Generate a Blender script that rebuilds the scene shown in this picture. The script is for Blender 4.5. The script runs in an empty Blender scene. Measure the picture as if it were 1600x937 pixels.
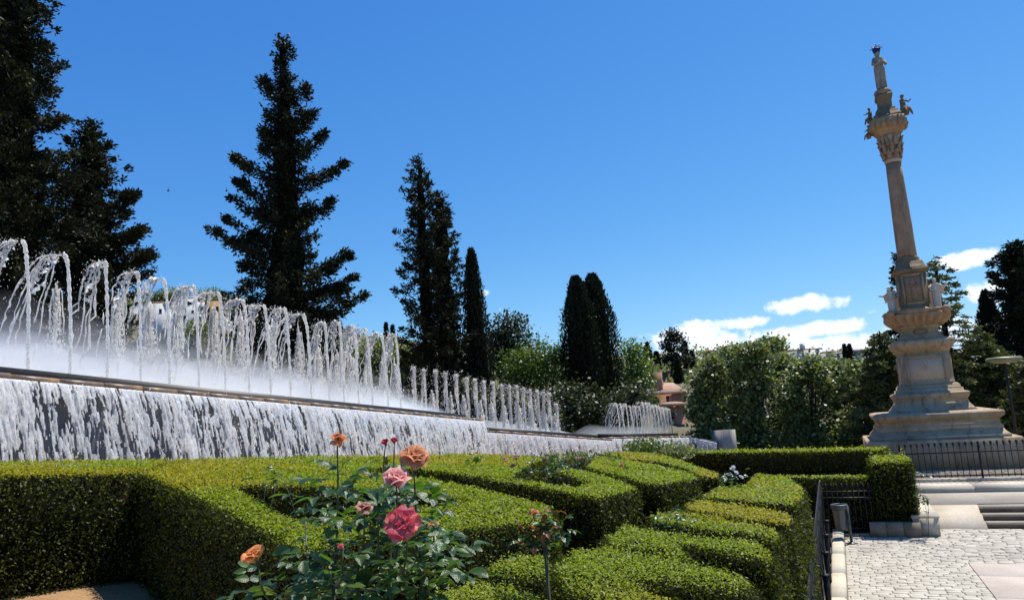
import bpy, bmesh, math, random
import numpy as np
from mathutils import Vector, Matrix
R = math.radians
rng = np.random.default_rng(7)
random.seed(7)
SC = bpy.context.scene
COL = SC.collection

# ------------------------------------------------------------------ camera
F_PX, CX, CY = 1155.0, 800.0, 468.5          # measured on the 1600 px wide photograph
PITCH, ROLL = R(8.70), R(3.8)
EYE = np.array([0.0, 0.0, 3.9])
_fw = np.array([0, math.cos(PITCH), math.sin(PITCH)])
_u0 = np.array([0, -math.sin(PITCH), math.cos(PITCH)])
_x0 = np.array([1.0, 0, 0])
_up = math.cos(ROLL) * _u0 + math.sin(ROLL) * _x0
_rt = math.cos(ROLL) * _x0 - math.sin(ROLL) * _u0
cam_d = bpy.data.cameras.new('camera'); cam = bpy.data.objects.new('camera', cam_d); COL.objects.link(cam)
cam.matrix_world = Matrix(((_rt[0], _up[0], -_fw[0], EYE[0]), (_rt[1], _up[1], -_fw[1], EYE[1]),
                           (_rt[2], _up[2], -_fw[2], EYE[2]), (0, 0, 0, 1)))
cam_d.sensor_width = 36.0; cam_d.lens = 36.0 * F_PX / 1600.0
cam_d.clip_start = 0.05; cam_d.clip_end = 6000
SC.camera = cam

def ray(px, py):
    return _rt * (px - CX) / F_PX + _up * (CY - py) / F_PX + _fw
def at(px, py, Y):                      # the point at forward distance Y seen at that pixel
    d = ray(px, py); return EYE + d * (Y / d[1])
def onz(px, py, z):                     # the point on the level z
    d = ray(px, py); return EYE + d * ((z - EYE[2]) / d[2])
def onplane(px, py, a, b, c):           # the point on z = a + bX + cY
    d = ray(px, py); t = (a + b * EYE[0] + c * EYE[1] - EYE[2]) / (d[2] - b * d[0] - c * d[1])
    return EYE + d * t
def proj(p):
    v = np.asarray(p, float) - EYE
    w = v @ _fw
    return CX + F_PX * (v @ _rt) / w, CY - F_PX * (v @ _up) / w
def zat(X, Y, py):                      # height at a plan position that shows at that image row
    lo, hi = -20.0, 120.0
    for _ in range(60):
        m = (lo + hi) / 2
        if proj((X, Y, m))[1] > py: lo = m
        else: hi = m
    return (lo + hi) / 2

# ------------------------------------------------------------------ sky, sun, exposure
SUN_AZ, SUN_EL = R(54), R(64)
world = bpy.data.worlds.new('World'); SC.world = world; world.use_nodes = True
nt = world.node_tree; nt.nodes.clear()
def N(tree, typ, **kw):
    n = tree.nodes.new(typ)
    for k, v in kw.items():
        if k == 'inp':
            for a, b in v.items(): n.inputs[a].default_value = b
        else: setattr(n, k, v)
    return n
out = N(nt, 'ShaderNodeOutputWorld'); bg = N(nt, 'ShaderNodeBackground', inp={'Strength': 0.085})
sky = N(nt, 'ShaderNodeTexSky', sky_type='NISHITA', sun_disc=False, sun_elevation=SUN_EL, sun_rotation=SUN_AZ,
        altitude=700, air_density=1.0, dust_density=0.2, ozone_density=1.4)
tc = N(nt, 'ShaderNodeTexCoord')
# cumulus: soft blobs at fixed compass directions, broken up by noise
cl_noise = N(nt, 'ShaderNodeTexNoise', inp={'Scale': 32.0, 'Detail': 8.0, 'Roughness': .6})
nt.links.new(tc.outputs['Generated'], cl_noise.inputs['Vector'])
cl_noise2 = N(nt, 'ShaderNodeTexNoise', inp={'Scale': 60.0, 'Detail': 5.0, 'Roughness': 0.6})
nt.links.new(tc.outputs['Generated'], cl_noise2.inputs['Vector'])
def math_(op, a, b=None, c=None, clamp=False):
    n = nt.nodes.new('ShaderNodeMath'); n.operation = op; n.use_clamp = clamp
    for i, v in enumerate((a, b, c)):
        if v is None: continue
        if isinstance(v, (int, float)): n.inputs[i].default_value = v
        else: nt.links.new(v, n.inputs[i])
    return n.outputs[0]
CLOUDS = [  # (pixel centre, half width, half height, weight)
    (1262, 476, 50, 13, 1.0), (1240, 482, 30, 9, .7), (1515, 405, 38, 12, 1.0), (1490, 409, 18, 6, .8), (1556, 455, 34, 18, 1.0),
    (1145, 505, 52, 10, .95), (1080, 522, 60, 17, 1.0), (1120, 540, 90, 20, 1.05), (1040, 528, 26, 12, .8),
    (1285, 512, 62, 11, .95), (1230, 524, 42, 14, .95), (1330, 536, 55, 11, .95), (1270, 545, 160, 16, .95),
    (1455, 520, 60, 30, .8), (1530, 510, 40, 20, .7), (758, 457, 10, 6, .62), (1372, 486, 14, 5, .55), (1390, 548, 60, 14, .7)]
tot = None
sep = N(nt, 'ShaderNodeVectorMath', operation='NORMALIZE'); nt.links.new(tc.outputs['Generated'], sep.inputs[0])
for (px, py, hw, hh, wgt) in CLOUDS:
    d = ray(px, py); d = d / np.linalg.norm(d)
    hx = np.cross(d, [0, 0, 1.0]); hx /= np.linalg.norm(hx); vz = np.cross(hx, d)
    def dot(v, s):
        n = N(nt, 'ShaderNodeVectorMath', operation='DOT_PRODUCT'); nt.links.new(sep.outputs[0], n.inputs[0])
        n.inputs[1].default_value = tuple(v * s); return n.outputs['Value']
    a = dot(hx, F_PX / hw); b = dot(vz, F_PX / hh)
    e = math_('ADD', math_('MULTIPLY', a, a), math_('MULTIPLY', b, b))
    front = math_('GREATER_THAN', dot(d, 1.0), 0.5)
    m = math_('MULTIPLY', math_('MULTIPLY', math_('SUBTRACT', 1.0, math_('MULTIPLY', e, .5), clamp=True), wgt), front)
    tot = m if tot is None else math_('MAXIMUM', tot, m)
nz = math_('ADD', math_('MULTIPLY', math_('SUBTRACT', cl_noise.outputs['Fac'], .5), 1.9),
           math_('MULTIPLY', math_('SUBTRACT', cl_noise2.outputs['Fac'], .5), .85))
dens = math_('ADD', math_('MULTIPLY', tot, 1.0), math_('MULTIPLY', nz, math_('GREATER_THAN', tot, 0.001)))
cmask = N(nt, 'ShaderNodeMapRange', interpolation_type='SMOOTHSTEP', inp={'From Min': .33, 'From Max': .72}); nt.links.new(dens, cmask.inputs['Value'])
cshade = N(nt, 'ShaderNodeMapRange', inp={'From Min': .5, 'From Max': 1.15, 'To Min': 0.0, 'To Max': 1.0}); nt.links.new(dens, cshade.inputs['Value'])
ccol = N(nt, 'ShaderNodeMix', data_type='RGBA'); ccol.inputs[6].default_value = (7.2, 8.8, 11.0, 1); ccol.inputs[7].default_value = (11.2, 11.4, 11.8, 1)
nt.links.new(cshade.outputs[0], ccol.inputs[0])
# the photograph's camera renders this sky more saturated than the plain sky model
hsv = N(nt, 'ShaderNodeMix', data_type='RGBA', blend_type='MULTIPLY', inp={0: 1.0}); hsv.inputs[7].default_value = (.50, .97, 1.33, 1); nt.links.new(sky.outputs[0], hsv.inputs[6])
cmix = N(nt, 'ShaderNodeMix', data_type='RGBA'); nt.links.new(cmask.outputs[0], cmix.inputs[0])
sc_ = N(nt, 'ShaderNodeSeparateColor'); nt.links.new(hsv.outputs[2], sc_.inputs[0]); cc_ = N(nt, 'ShaderNodeCombineColor')
for i_, (k_, g_) in enumerate(((.973, 1.38), (1.106, .95), (2.576, .56))):
    nt.links.new(math_('MULTIPLY', math_('POWER', sc_.outputs[i_], g_), k_), cc_.inputs[i_])
nt.links.new(cc_.outputs[0], cmix.inputs[6]); nt.links.new(ccol.outputs[2], cmix.inputs[7])
nt.links.new(cmix.outputs[2], bg.inputs['Color']); nt.links.new(bg.outputs[0], out.inputs['Surface'])

sun_d = bpy.data.lights.new('sun', 'SUN'); sun = bpy.data.objects.new('sun', sun_d); COL.objects.link(sun)
sun_d.energy = 5.0; sun_d.angle = R(0.53); sun_d.color = (1.0, 0.955, 0.88)
sdir = Vector((math.sin(SUN_AZ) * math.cos(SUN_EL), math.cos(SUN_AZ) * math.cos(SUN_EL), math.sin(SUN_EL)))
sun.rotation_euler = sdir.to_track_quat('Z', 'Y').to_euler(); sun.location = (20, 40, 60)
SC.view_settings.view_transform = 'Standard'; SC.view_settings.look = 'None'
SC.view_settings.exposure = 0.35; SC.view_settings.gamma = 1.0; SC.view_settings.use_curve_mapping = False
SC.cycles.max_bounces = 10; SC.cycles.transparent_max_bounces = 12; SC.cycles.volume_bounces = 6
SC.cycles.diffuse_bounces = 3; SC.cycles.transmission_bounces = 6
SC.cycles.use_denoising = True

# ------------------------------------------------------------------ mesh helpers
def tag(o, label=None, cat=None, group=None, kind=None):
    if label: o['label'] = label
    if cat: o['category'] = cat
    if group: o['group'] = group
    if kind: o['kind'] = kind
    return o
def empty(name, loc, label=None, cat=None, group=None):
    o = bpy.data.objects.new(name, None); COL.objects.link(o); o.location = tuple(float(v) for v in loc)
    o.empty_display_size = .2
    return tag(o, label, cat, group)
def link(name, me, mat=None, parent=None):
    o = bpy.data.objects.new(name, me); COL.objects.link(o)
    if mat is not None: me.materials.append(mat)
    adopt(o, parent)
    return o
_BASE = {}
def adopt(o, parent):
    if parent is not None:
        b = base_of(parent)
        o.parent = parent
        o.matrix_parent_inverse = Matrix.Translation(b).inverted() if parent.type == 'EMPTY' else Matrix.Identity(4)
def base_of(p): return Vector(p.location)
def ngon_mesh(name, V, faces, smooth=False, attrs=None):
    me = bpy.data.meshes.new(name)
    V = np.asarray(V, np.float32)
    me.vertices.add(len(V)); me.vertices.foreach_set('co', V.ravel())
    if isinstance(faces, np.ndarray):
        k = faces.shape[1]; nf = len(faces)
        me.loops.add(nf * k); me.loops.foreach_set('vertex_index', faces.astype(np.int32).ravel())
        me.polygons.add(nf); me.polygons.foreach_set('loop_start', np.arange(0, nf * k, k, dtype=np.int32))
    else:
        ls = np.array([len(f) for f in faces], np.int32); nf = len(faces)
        me.loops.add(int(ls.sum())); me.loops.foreach_set('vertex_index', np.concatenate([np.asarray(f, np.int32) for f in faces]))
        me.polygons.add(nf); me.polygons.foreach_set('loop_start', np.concatenate([[0], np.cumsum(ls)[:-1]]).astype(np.int32))
    if smooth: me.polygons.foreach_set('use_smooth', np.ones(nf, bool))
    me.update(calc_edges=True)
    if attrs:
        for k, v in attrs.items():
            a = me.attributes.new(k, 'FLOAT', 'FACE'); a.data.foreach_set('value', np.asarray(v, np.float32))
    return me
class MB:
    def __init__(s): s.v = []; s.f = []
    def add(s, V, Fs):
        o = len(s.v); s.v.extend([tuple(map(float, p)) for p in V]); s.f.extend([tuple(i + o for i in f) for f in Fs]); return s
    def box(s, c, size, rz=0.0, M=None):
        hx, hy, hz = size[0] / 2, size[1] / 2, size[2] / 2
        P = [(-hx, -hy, -hz), (hx, -hy, -hz), (hx, hy, -hz), (-hx, hy, -hz), (-hx, -hy, hz), (hx, -hy, hz), (hx, hy, hz), (-hx, hy, hz)]
        cs, sn = math.cos(rz), math.sin(rz)
        P = [(c[0] + x * cs - y * sn, c[1] + x * sn + y * cs, c[2] + z) for x, y, z in P]
        return s.add(P, [(0, 3, 2, 1), (4, 5, 6, 7), (0, 1, 5, 4), (1, 2, 6, 5), (2, 3, 7, 6), (3, 0, 4, 7)])
    def bbox(s, c, size, rz=0.0, bev=.01):           # box with chamfered top edges
        hx, hy, hz = size[0] / 2, size[1] / 2, size[2] / 2; b = bev
        rings = [(hx, hy, -hz), (hx, hy, hz - b), (hx - b, hy - b, hz)]
        cs, sn = math.cos(rz), math.sin(rz); P = []
        for (ax, ay, z) in rings:
            for x, y in ((-ax, -ay), (ax, -ay), (ax, ay), (-ax, ay)):
                P.append((c[0] + x * cs - y * sn, c[1] + x * sn + y * cs, c[2] + z))
        Fs = [(0, 3, 2, 1), (8, 9, 10, 11)]
        for r in (0, 4):
            for i in range(4): Fs.append((r + i, r + (i + 1) % 4, r + 4 + (i + 1) % 4, r + 4 + i))
        return s.add(P, Fs)
    def prism(s, poly, z0, z1):
        n = len(poly)
        g0 = z0 if callable(z0) else (lambda x, y: z0); g1 = z1 if callable(z1) else (lambda x, y: z1)
        P = [(x, y, g0(x, y)) for x, y in poly] + [(x, y, g1(x, y)) for x, y in poly]
        Fs = [tuple(range(n - 1, -1, -1)), tuple(range(n, 2 * n))] + [(i, (i + 1) % n, n + (i + 1) % n, n + i) for i in range(n)]
        return s.add(P, Fs)
    def rings(s, rings, closed=True, cap=True):
        n = len(rings[0]); P = [p for r in rings for p in r]; Fs = []
        for k in range(len(rings) - 1):
            for i in range(n if closed else n - 1):
                j = (i + 1) % n; Fs.append((k * n + i, k * n + j, (k + 1) * n + j, (k + 1) * n + i))
        if cap: Fs.append(tuple(range(n - 1, -1, -1))); Fs.append(tuple((len(rings) - 1) * n + i for i in range(n)))
        return s.add(P, Fs)
    def lathe(s, c, prof, segs=24, square=0, rz=0.0, sx=1.0, sy=1.0):
        """prof: (radius, z). square>0: rounded-square plan of half width radius"""
        Rg = []
        for r, z in prof:
            ring = []
            for i in range(segs):
                a = 2 * math.pi * i / segs + (math.pi / segs if not square else 0)
                x, y = math.cos(a), math.sin(a)
                if square:
                    k = max(abs(x), abs(y)); q = (1 - square) + square / k; x *= q; y *= q
                x *= r * sx; y *= r * sy
                ring.append((c[0] + x * math.cos(rz) - y * math.sin(rz), c[1] + x * math.sin(rz) + y * math.cos(rz), c[2] + z))
            Rg.append(ring)
        return s.rings(Rg)
    def square_lathe(s, c, prof, rz=0.0):
        Rg = []
        for r, z in prof:
            Rg.append([(c[0] + r * (x * math.cos(rz) - y * math.sin(rz)), c[1] + r * (x * math.sin(rz) + y * math.cos(rz)), c[2] + z)
                       for x, y in ((-1, -1), (1, -1), (1, 1), (-1, 1))])
        return s.rings(Rg)
    def tube(s, pts, rad, segs=6, cap=True):
        pts = [np.asarray(p, float) for p in pts]; Rg = []
        if not hasattr(rad, '__len__'): rad = [rad] * len(pts)
        ref = np.array([0.31, 0.17, 0.93])
        for i, p in enumerate(pts):
            t = pts[min(i + 1, len(pts) - 1)] - pts[max(i - 1, 0)]; t = t / (np.linalg.norm(t) + 1e-9)
            a = np.cross(t, ref)
            if np.linalg.norm(a) < .12: a = np.cross(t, [1, 0, 0])
            a /= np.linalg.norm(a) + 1e-9; b = np.cross(t, a)
            Rg.append([p + rad[i] * (math.cos(2 * math.pi * k / segs) * a + math.sin(2 * math.pi * k / segs) * b) for k in range(segs)])
        return s.rings(Rg, cap=cap)
    def mesh(s, name, smooth=False):
        me = ngon_mesh(name, np.array(s.v), s.f, smooth)
        if len(s.v) < 6000:
            bm = bmesh.new(); bm.from_mesh(me); bmesh.ops.recalc_face_normals(bm, faces=bm.faces); bm.to_mesh(me); bm.free()
        return me
    def build(s, name, mat, parent=None, smooth=False): return link(name, s.mesh(name, smooth), mat, parent)

def fbm(P, scale=1.0, octaves=4, seed=0):
    """value noise on Nx2 or Nx3 points, about -1..1"""
    P = np.asarray(P, float) * scale
    if P.shape[1] == 2: P = np.hstack([P, np.zeros((len(P), 1))])
    tot = np.zeros(len(P)); amp = .5; nrm = 0
    for o in range(octaves):
        Q = P + 17.3 * o + seed * 5.71
        i = np.floor(Q).astype(np.int64); f = Q - i; f = f * f * (3 - 2 * f)
        def h(a, b, c):
            n = ((i[:, 0] + a) * 374761393 + (i[:, 1] + b) * 668265263 + (i[:, 2] + c) * 2147483647 + seed * 1013) & 0xffffffff
            n = ((n ^ (n >> 13)) * 1274126177) & 0xffffffff
            return ((n ^ (n >> 16)) & 0xffff) / 32767.5 - 1
        v = 0
        for a in (0, 1):
            for b in (0, 1):
                for c in (0, 1):
                    w = (f[:, 0] if a else 1 - f[:, 0]) * (f[:, 1] if b else 1 - f[:, 1]) * (f[:, 2] if c else 1 - f[:, 2])
                    v = v + w * h(a, b, c)
        tot += amp * v; nrm += amp; amp *= .5; P = P * 2.03
    return tot / nrm
def unit(a): return a / (np.linalg.norm(a, axis=-1, keepdims=True) + 1e-9)
def leaves_mesh(name, P, D, S, L, W, rnd=None, dry=None, bend=None):
    """one rhombic leaf per row: base P, direction D, side S, length L, width W"""
    n = len(P); L = np.broadcast_to(np.asarray(L, float), (n,))[:, None]; W = np.broadcast_to(np.asarray(W, float), (n,))[:, None]
    V = np.empty((n, 4, 3)); V[:, 0] = P; mid = P + D * L * .45
    V[:, 1] = mid + S * W * .5; V[:, 2] = P + D * L; V[:, 3] = mid - S * W * .5
    if bend is not None: V[:, 1] += bend; V[:, 3] += bend
    Fs = np.arange(4 * n).reshape(n, 4)
    at_ = {'rnd': rng.random(n) if rnd is None else rnd}
    if dry is not None: at_['dry'] = dry
    return ngon_mesh(name, V.reshape(-1, 3), Fs, attrs=at_)
def rand_unit(n): return unit(rng.normal(size=(n, 3)))
def perp(D):
    return unit(np.cross(D, rand_unit(len(D))))

# ------------------------------------------------------------------ materials
def mat_base(name):
    m = bpy.data.materials.new(name); m.use_nodes = True; m.node_tree.nodes.clear()
    t = m.node_tree; o = N(t, 'ShaderNodeOutputMaterial'); return m, t, o
def rgba(c): return (c[0], c[1], c[2], 1.0)
def stone(name, c1, c2, scale=3.0, rough=.85, bump=.25, fine=40.0, stain=None, spec=.3, vary=0.0, blotch=None):
    """mottled mineral surface in object space"""
    m, t, o = mat_base(name); p = N(t, 'ShaderNodeBsdfPrincipled', inp={'Roughness': rough, 'Specular IOR Level': spec})
    co = N(t, 'ShaderNodeNewGeometry'); a = N(t, 'ShaderNodeTexNoise', inp={'Scale': scale, 'Detail': 8.0, 'Roughness': .65})
    b = N(t, 'ShaderNodeTexNoise', inp={'Scale': fine, 'Detail': 4.0})
    t.links.new(co.outputs['Position'], a.inputs['Vector']); t.links.new(co.outputs['Position'], b.inputs['Vector'])
    r = N(t, 'ShaderNodeValToRGB'); r.color_ramp.elements[0].position = .35; r.color_ramp.elements[1].position = .66
    r.color_ramp.elements[0].color = rgba(c1); r.color_ramp.elements[1].color = rgba(c2)
    t.links.new(a.outputs['Fac'], r.inputs['Fac']); col = r.outputs[0]
    mx = N(t, 'ShaderNodeMix', data_type='RGBA', blend_type='MULTIPLY', inp={0: .5})
    r2 = N(t, 'ShaderNodeValToRGB'); r2.color_ramp.elements[0].position = .3; r2.color_ramp.elements[1].position = .62
    r2.color_ramp.elements[0].color = (.55, .53, .5, 1); r2.color_ramp.elements[1].color = (1, 1, 1, 1)
    t.links.new(b.outputs['Fac'], r2.inputs['Fac']); t.links.new(col, mx.inputs[6]); t.links.new(r2.outputs[0], mx.inputs[7]); col = mx.outputs[2]
    if stain:
        mp = N(t, 'ShaderNodeMapping'); mp.inputs['Scale'].default_value = (2.2, 2.2, .45); t.links.new(co.outputs['Position'], mp.inputs[0])
        s = N(t, 'ShaderNodeTexNoise', inp={'Scale': 1.6, 'Detail': 6.0, 'Roughness': .7}); t.links.new(mp.outputs[0], s.inputs['Vector'])
        sr = N(t, 'ShaderNodeMapRange', inp={'From Min': .5, 'From Max': .68}); t.links.new(s.outputs['Fac'], sr.inputs['Value'])
        m2 = N(t, 'ShaderNodeMix', data_type='RGBA'); t.links.new(sr.outputs[0], m2.inputs[0]); t.links.new(col, m2.inputs[6]); m2.inputs[7].default_value = rgba(stain); col = m2.outputs[2]
    if blotch:
        s = N(t, 'ShaderNodeTexNoise', inp={'Scale': .55, 'Detail': 7.0, 'Roughness': .75}); t.links.new(co.outputs['Position'], s.inputs['Vector'])
        sr = N(t, 'ShaderNodeMapRange', inp={'From Min': .48, 'From Max': .72, 'To Max': .75}); t.links.new(s.outputs['Fac'], sr.inputs['Value'])
        m2 = N(t, 'ShaderNodeMix', data_type='RGBA'); t.links.new(sr.outputs[0], m2.inputs[0]); t.links.new(col, m2.inputs[6]); m2.inputs[7].default_value = rgba(blotch); col = m2.outputs[2]
    if vary:
        oi = N(t, 'ShaderNodeObjectInfo'); vr_ = N(t, 'ShaderNodeMapRange', inp={'To Min': 1 - vary, 'To Max': 1 + vary}); t.links.new(oi.outputs['Random'], vr_.inputs['Value'])
        m3 = N(t, 'ShaderNodeVectorMath', operation='SCALE'); t.links.new(col, m3.inputs[0]); t.links.new(vr_.outputs[0], m3.inputs['Scale']); col = m3.outputs[0]
    t.links.new(col, p.inputs['Base Color'])
    bp = N(t, 'ShaderNodeBump', inp={'Strength': bump, 'Distance': .02}); t.links.new(b.outputs['Fac'], bp.inputs['Height'])
    t.links.new(bp.outputs[0], p.inputs['Normal']); t.links.new(p.outputs[0], o.inputs['Surface']); return m
def leafmat(name, c1, c2, rough=.42, transl=.35, dry=None, tcol=None, spec=.5):
    m, t, o = mat_base(name)
    at1 = N(t, 'ShaderNodeAttribute', attribute_name='rnd')
    mx = N(t, 'ShaderNodeMix', data_type='RGBA'); mx.inputs[6].default_value = rgba(c1); mx.inputs[7].default_value = rgba(c2)
    t.links.new(at1.outputs['Fac'], mx.inputs[0]); col = mx.outputs[2]
    if dry:
        a2 = N(t, 'ShaderNodeAttribute', attribute_name='dry')
        m2 = N(t, 'ShaderNodeMix', data_type='RGBA'); t.links.new(a2.outputs['Fac'], m2.inputs[0]); t.links.new(col, m2.inputs[6])
        m2.inputs[7].default_value = rgba(dry); col = m2.outputs[2]
    p = N(t, 'ShaderNodeBsdfPrincipled', inp={'Roughness': rough, 'Specular IOR Level': spec}); t.links.new(col, p.inputs['Base Color'])
    tr = N(t, 'ShaderNodeBsdfTranslucent'); g = N(t, 'ShaderNodeMix', data_type='RGBA', blend_type='MULTIPLY', inp={0: 1.0})
    t.links.new(col, g.inputs[6]); g.inputs[7].default_value = rgba(tcol or (1.25, 1.25, .55)); t.links.new(g.outputs[2], tr.inputs['Color'])
    s = N(t, 'ShaderNodeMixShader', inp={0: transl}); t.links.new(p.outputs[0], s.inputs[1]); t.links.new(tr.outputs[0], s.inputs[2])
    t.links.new(s.outputs[0], o.inputs['Surface']); return m
def plain(name, c, rough=.7, metallic=0.0, spec=.4, c2=None, scale=6.0, bump=.1):
    m, t, o = mat_base(name); p = N(t, 'ShaderNodeBsdfPrincipled', inp={'Roughness': rough, 'Metallic': metallic, 'Specular IOR Level': spec})
    co = N(t, 'ShaderNodeTexCoord'); a = N(t, 'ShaderNodeTexNoise', inp={'Scale': scale, 'Detail': 6.0, 'Roughness': .6}); t.links.new(co.outputs['Object'], a.inputs['Vector'])
    mx = N(t, 'ShaderNodeMix', data_type='RGBA'); mx.inputs[6].default_value = rgba(c); mx.inputs[7].default_value = rgba(c2 or tuple(v * .6 for v in c))
    mr = N(t, 'ShaderNodeMapRange', inp={'From Min': .38, 'From Max': .68}); t.links.new(a.outputs['Fac'], mr.inputs['Value']); t.links.new(mr.outputs[0], mx.inputs[0])
    t.links.new(mx.outputs[2], p.inputs['Base Color'])
    bp = N(t, 'ShaderNodeBump', inp={'Strength': bump, 'Distance': .01}); t.links.new(a.outputs['Fac'], bp.inputs['Height']); t.links.new(bp.outputs[0], p.inputs['Normal'])
    t.links.new(p.outputs[0], o.inputs['Surface']); return m
M = {}
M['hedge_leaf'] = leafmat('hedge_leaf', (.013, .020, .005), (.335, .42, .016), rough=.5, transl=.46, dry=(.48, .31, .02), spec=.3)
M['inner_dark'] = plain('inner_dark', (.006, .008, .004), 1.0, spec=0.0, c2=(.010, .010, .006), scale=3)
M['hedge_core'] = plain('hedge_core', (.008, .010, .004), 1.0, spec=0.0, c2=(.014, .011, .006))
M['soil'] = stone('soil', (.30, .17, .075), (.42, .27, .13), 1.2, .95, .5, 30)
M['bark'] = plain('bark', (.05, .036, .026), .95, c2=(.025, .02, .016), scale=14, bump=.6)
M['conifer'] = leafmat('conifer_needles', (.012, .016, .007), (.030, .034, .012), rough=.62, transl=.14, spec=.25)
M['cypress'] = leafmat('cypress_needles', (.010, .014, .007), (.024, .028, .012), rough=.65, transl=.12, spec=.2)
M['cedar'] = leafmat('cedar_needles', (.040, .052, .016), (.17, .19, .065), rough=.55, transl=.22, spec=.3)
M['broad'] = leafmat('broad_leaf', (.024, .042, .012), (.32, .37, .14), rough=.45, transl=.32, spec=.4)
M['broad_bright'] = leafmat('bright_leaf', (.055, .105, .015), (.120, .180, .030), rough=.42, transl=.42)
M['broad_dark'] = leafmat('dark_leaf', (.018, .030, .010), (.090, .105, .045), rough=.48, transl=.22, spec=.35)
M['iron'] = plain('iron', (.010, .010, .011), .5, 0, .3, c2=(.03, .027, .025), scale=30)
M['pale_stone'] = stone('pale_stone', (.50, .44, .33), (.64, .57, .45), 1.5, .85, .2, 35)
# ------------------------------------------------------------------ layout lines
PA, PB, PC = 2.95, -.12, -.008                     # hedge tops lie on this gently falling plane
def topz(x, y): return PA + PB * x + PC * y
GA = R(23); G = np.array([math.sin(GA), math.cos(GA)]); E = np.array([math.cos(GA), -math.sin(GA)])
FA = at(1258, 937, 9.1)[:2]; FB = onz(1290, 833, .06)[:2]           # garden fence line in plan
FD = (FB - FA) / np.linalg.norm(FB - FA); FN = np.array([FD[1], -FD[0]])   # FN points to the plaza
def fence_dist(x, y): return (x - FA[0]) * FN[0] + (y - FA[1]) * FN[1]
def smooth(a, b, v):
    t = np.clip((v - a) / (b - a), 0, 1); return t * t * (3 - 2 * t)
def soilz(x, y):
    x = np.asarray(x, float); y = np.asarray(y, float)
    base = topz(x, y) - 1.45
    base = np.minimum(base, 3.1)
    base = base + .13 * smooth(-3.0, -4.5, x) * smooth(11, 9.5, y)
    base = base + .68 * smooth(4.4, 3.0, y) * smooth(-6, -3, x)
    k = smooth(-2.6, -.3, fence_dist(x, y))
    return base * (1 - k) + .03 * k

# ground sheet to the horizon
def grid_obj(name, xs, ys, zf, mat, **kw):
    X, Y = np.meshgrid(xs, ys); Z = zf(X, Y); V = np.stack([X, Y, Z], -1).reshape(-1, 3)
    nx, ny = len(xs), len(ys); i = np.arange(nx - 1)[None, :] + nx * np.arange(ny - 1)[:, None]; i = i.ravel()
    Fs = np.stack([i, i + 1, i + nx + 1, i + nx], -1)
    o = link(name, ngon_mesh(name, V, Fs, True), mat); tag(o, **kw); return o
M['dry_grass'] = stone('dry_grass', (.05, .062, .02), (.10, .10, .04), .35, .95, .6, 6)
grid_obj('ground', np.linspace(-2500, 2500, 41), np.concatenate([[-60], np.linspace(0, 3000, 40)]),
         lambda X, Y: np.where(Y > 60, -.12 + 0 * X, -.12), M['dry_grass'], kind='structure')
# garden soil up to the fence, finer near the camera
pts = []; uu = np.concatenate([-np.geomspace(70, .6, 40), [-.3, 0.02]]); vv = np.linspace(-12, 30, 64)
V = []; 
for v in vv:
    for u in uu:
        p = FA + FD * v + FN * (u - .12); V.append((p[0], p[1], float(soilz(p[0], p[1])) + .03 * math.sin(p[0] * 3.1) * math.cos(p[1] * 2.7) * (1 if u < -1 else 0)))
nu = len(uu); idx = (np.arange(nu - 1)[None, :] + nu * np.arange(len(vv) - 1)[:, None]).ravel()
o = link('garden_soil', ngon_mesh('garden_soil', np.array(V), np.stack([idx, idx + 1, idx + nu + 1, idx + nu], -1), True), M['soil']); tag(o, kind='structure')

# ------------------------------------------------------------------ plaza
M['joint'] = stone('joint_sand', (.27, .23, .17), (.37, .32, .25), 6, .95, .3, 60)
M['paver'] = stone('paver_stone', (.40, .36, .28), (.57, .52, .42), 1.7, .8, .25, 45, vary=.16, blotch=(.30, .26, .20))
M['paver2'] = stone('paver_stone_grey', (.38, .35, .29), (.52, .47, .39), 2.3, .8, .25, 45, vary=.16, blotch=(.28, .25, .20))
M['slab'] = stone('pink_slab', (.46, .38, .31), (.56, .48, .40), .8, .8, .15, 50, vary=.05, blotch=(.40, .33, .26))
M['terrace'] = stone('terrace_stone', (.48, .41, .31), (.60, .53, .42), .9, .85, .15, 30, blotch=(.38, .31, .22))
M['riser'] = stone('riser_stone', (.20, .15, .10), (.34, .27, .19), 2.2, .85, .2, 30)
M['kerb'] = stone('kerb_stone', (.52, .46, .33), (.64, .58, .44), 2.0, .8, .15, 40)
P0 = onz(1300, 830, 0)[:2]
def gp(u, v): return P0 + E * u + G * v            # plaza grid: u to the right, v away from the viewer
def guv(p): d = np.asarray(p)[:2] - P0; return d @ E, d @ G
def line_u(px, py, z): return guv(onz(px, py, z))
vfoot = line_u(1560, 826, 0)[1]                    # foot of the steps
mb = MB(); mb.prism([tuple(gp(*q)) for q in ((-.25, -30), (26, -30), (26, vfoot + 3), (-.25, vfoot + 3))], -.10, -.012)
plaza = mb.build('plaza', M['joint']); tag(plaza, kind='structure')
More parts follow.
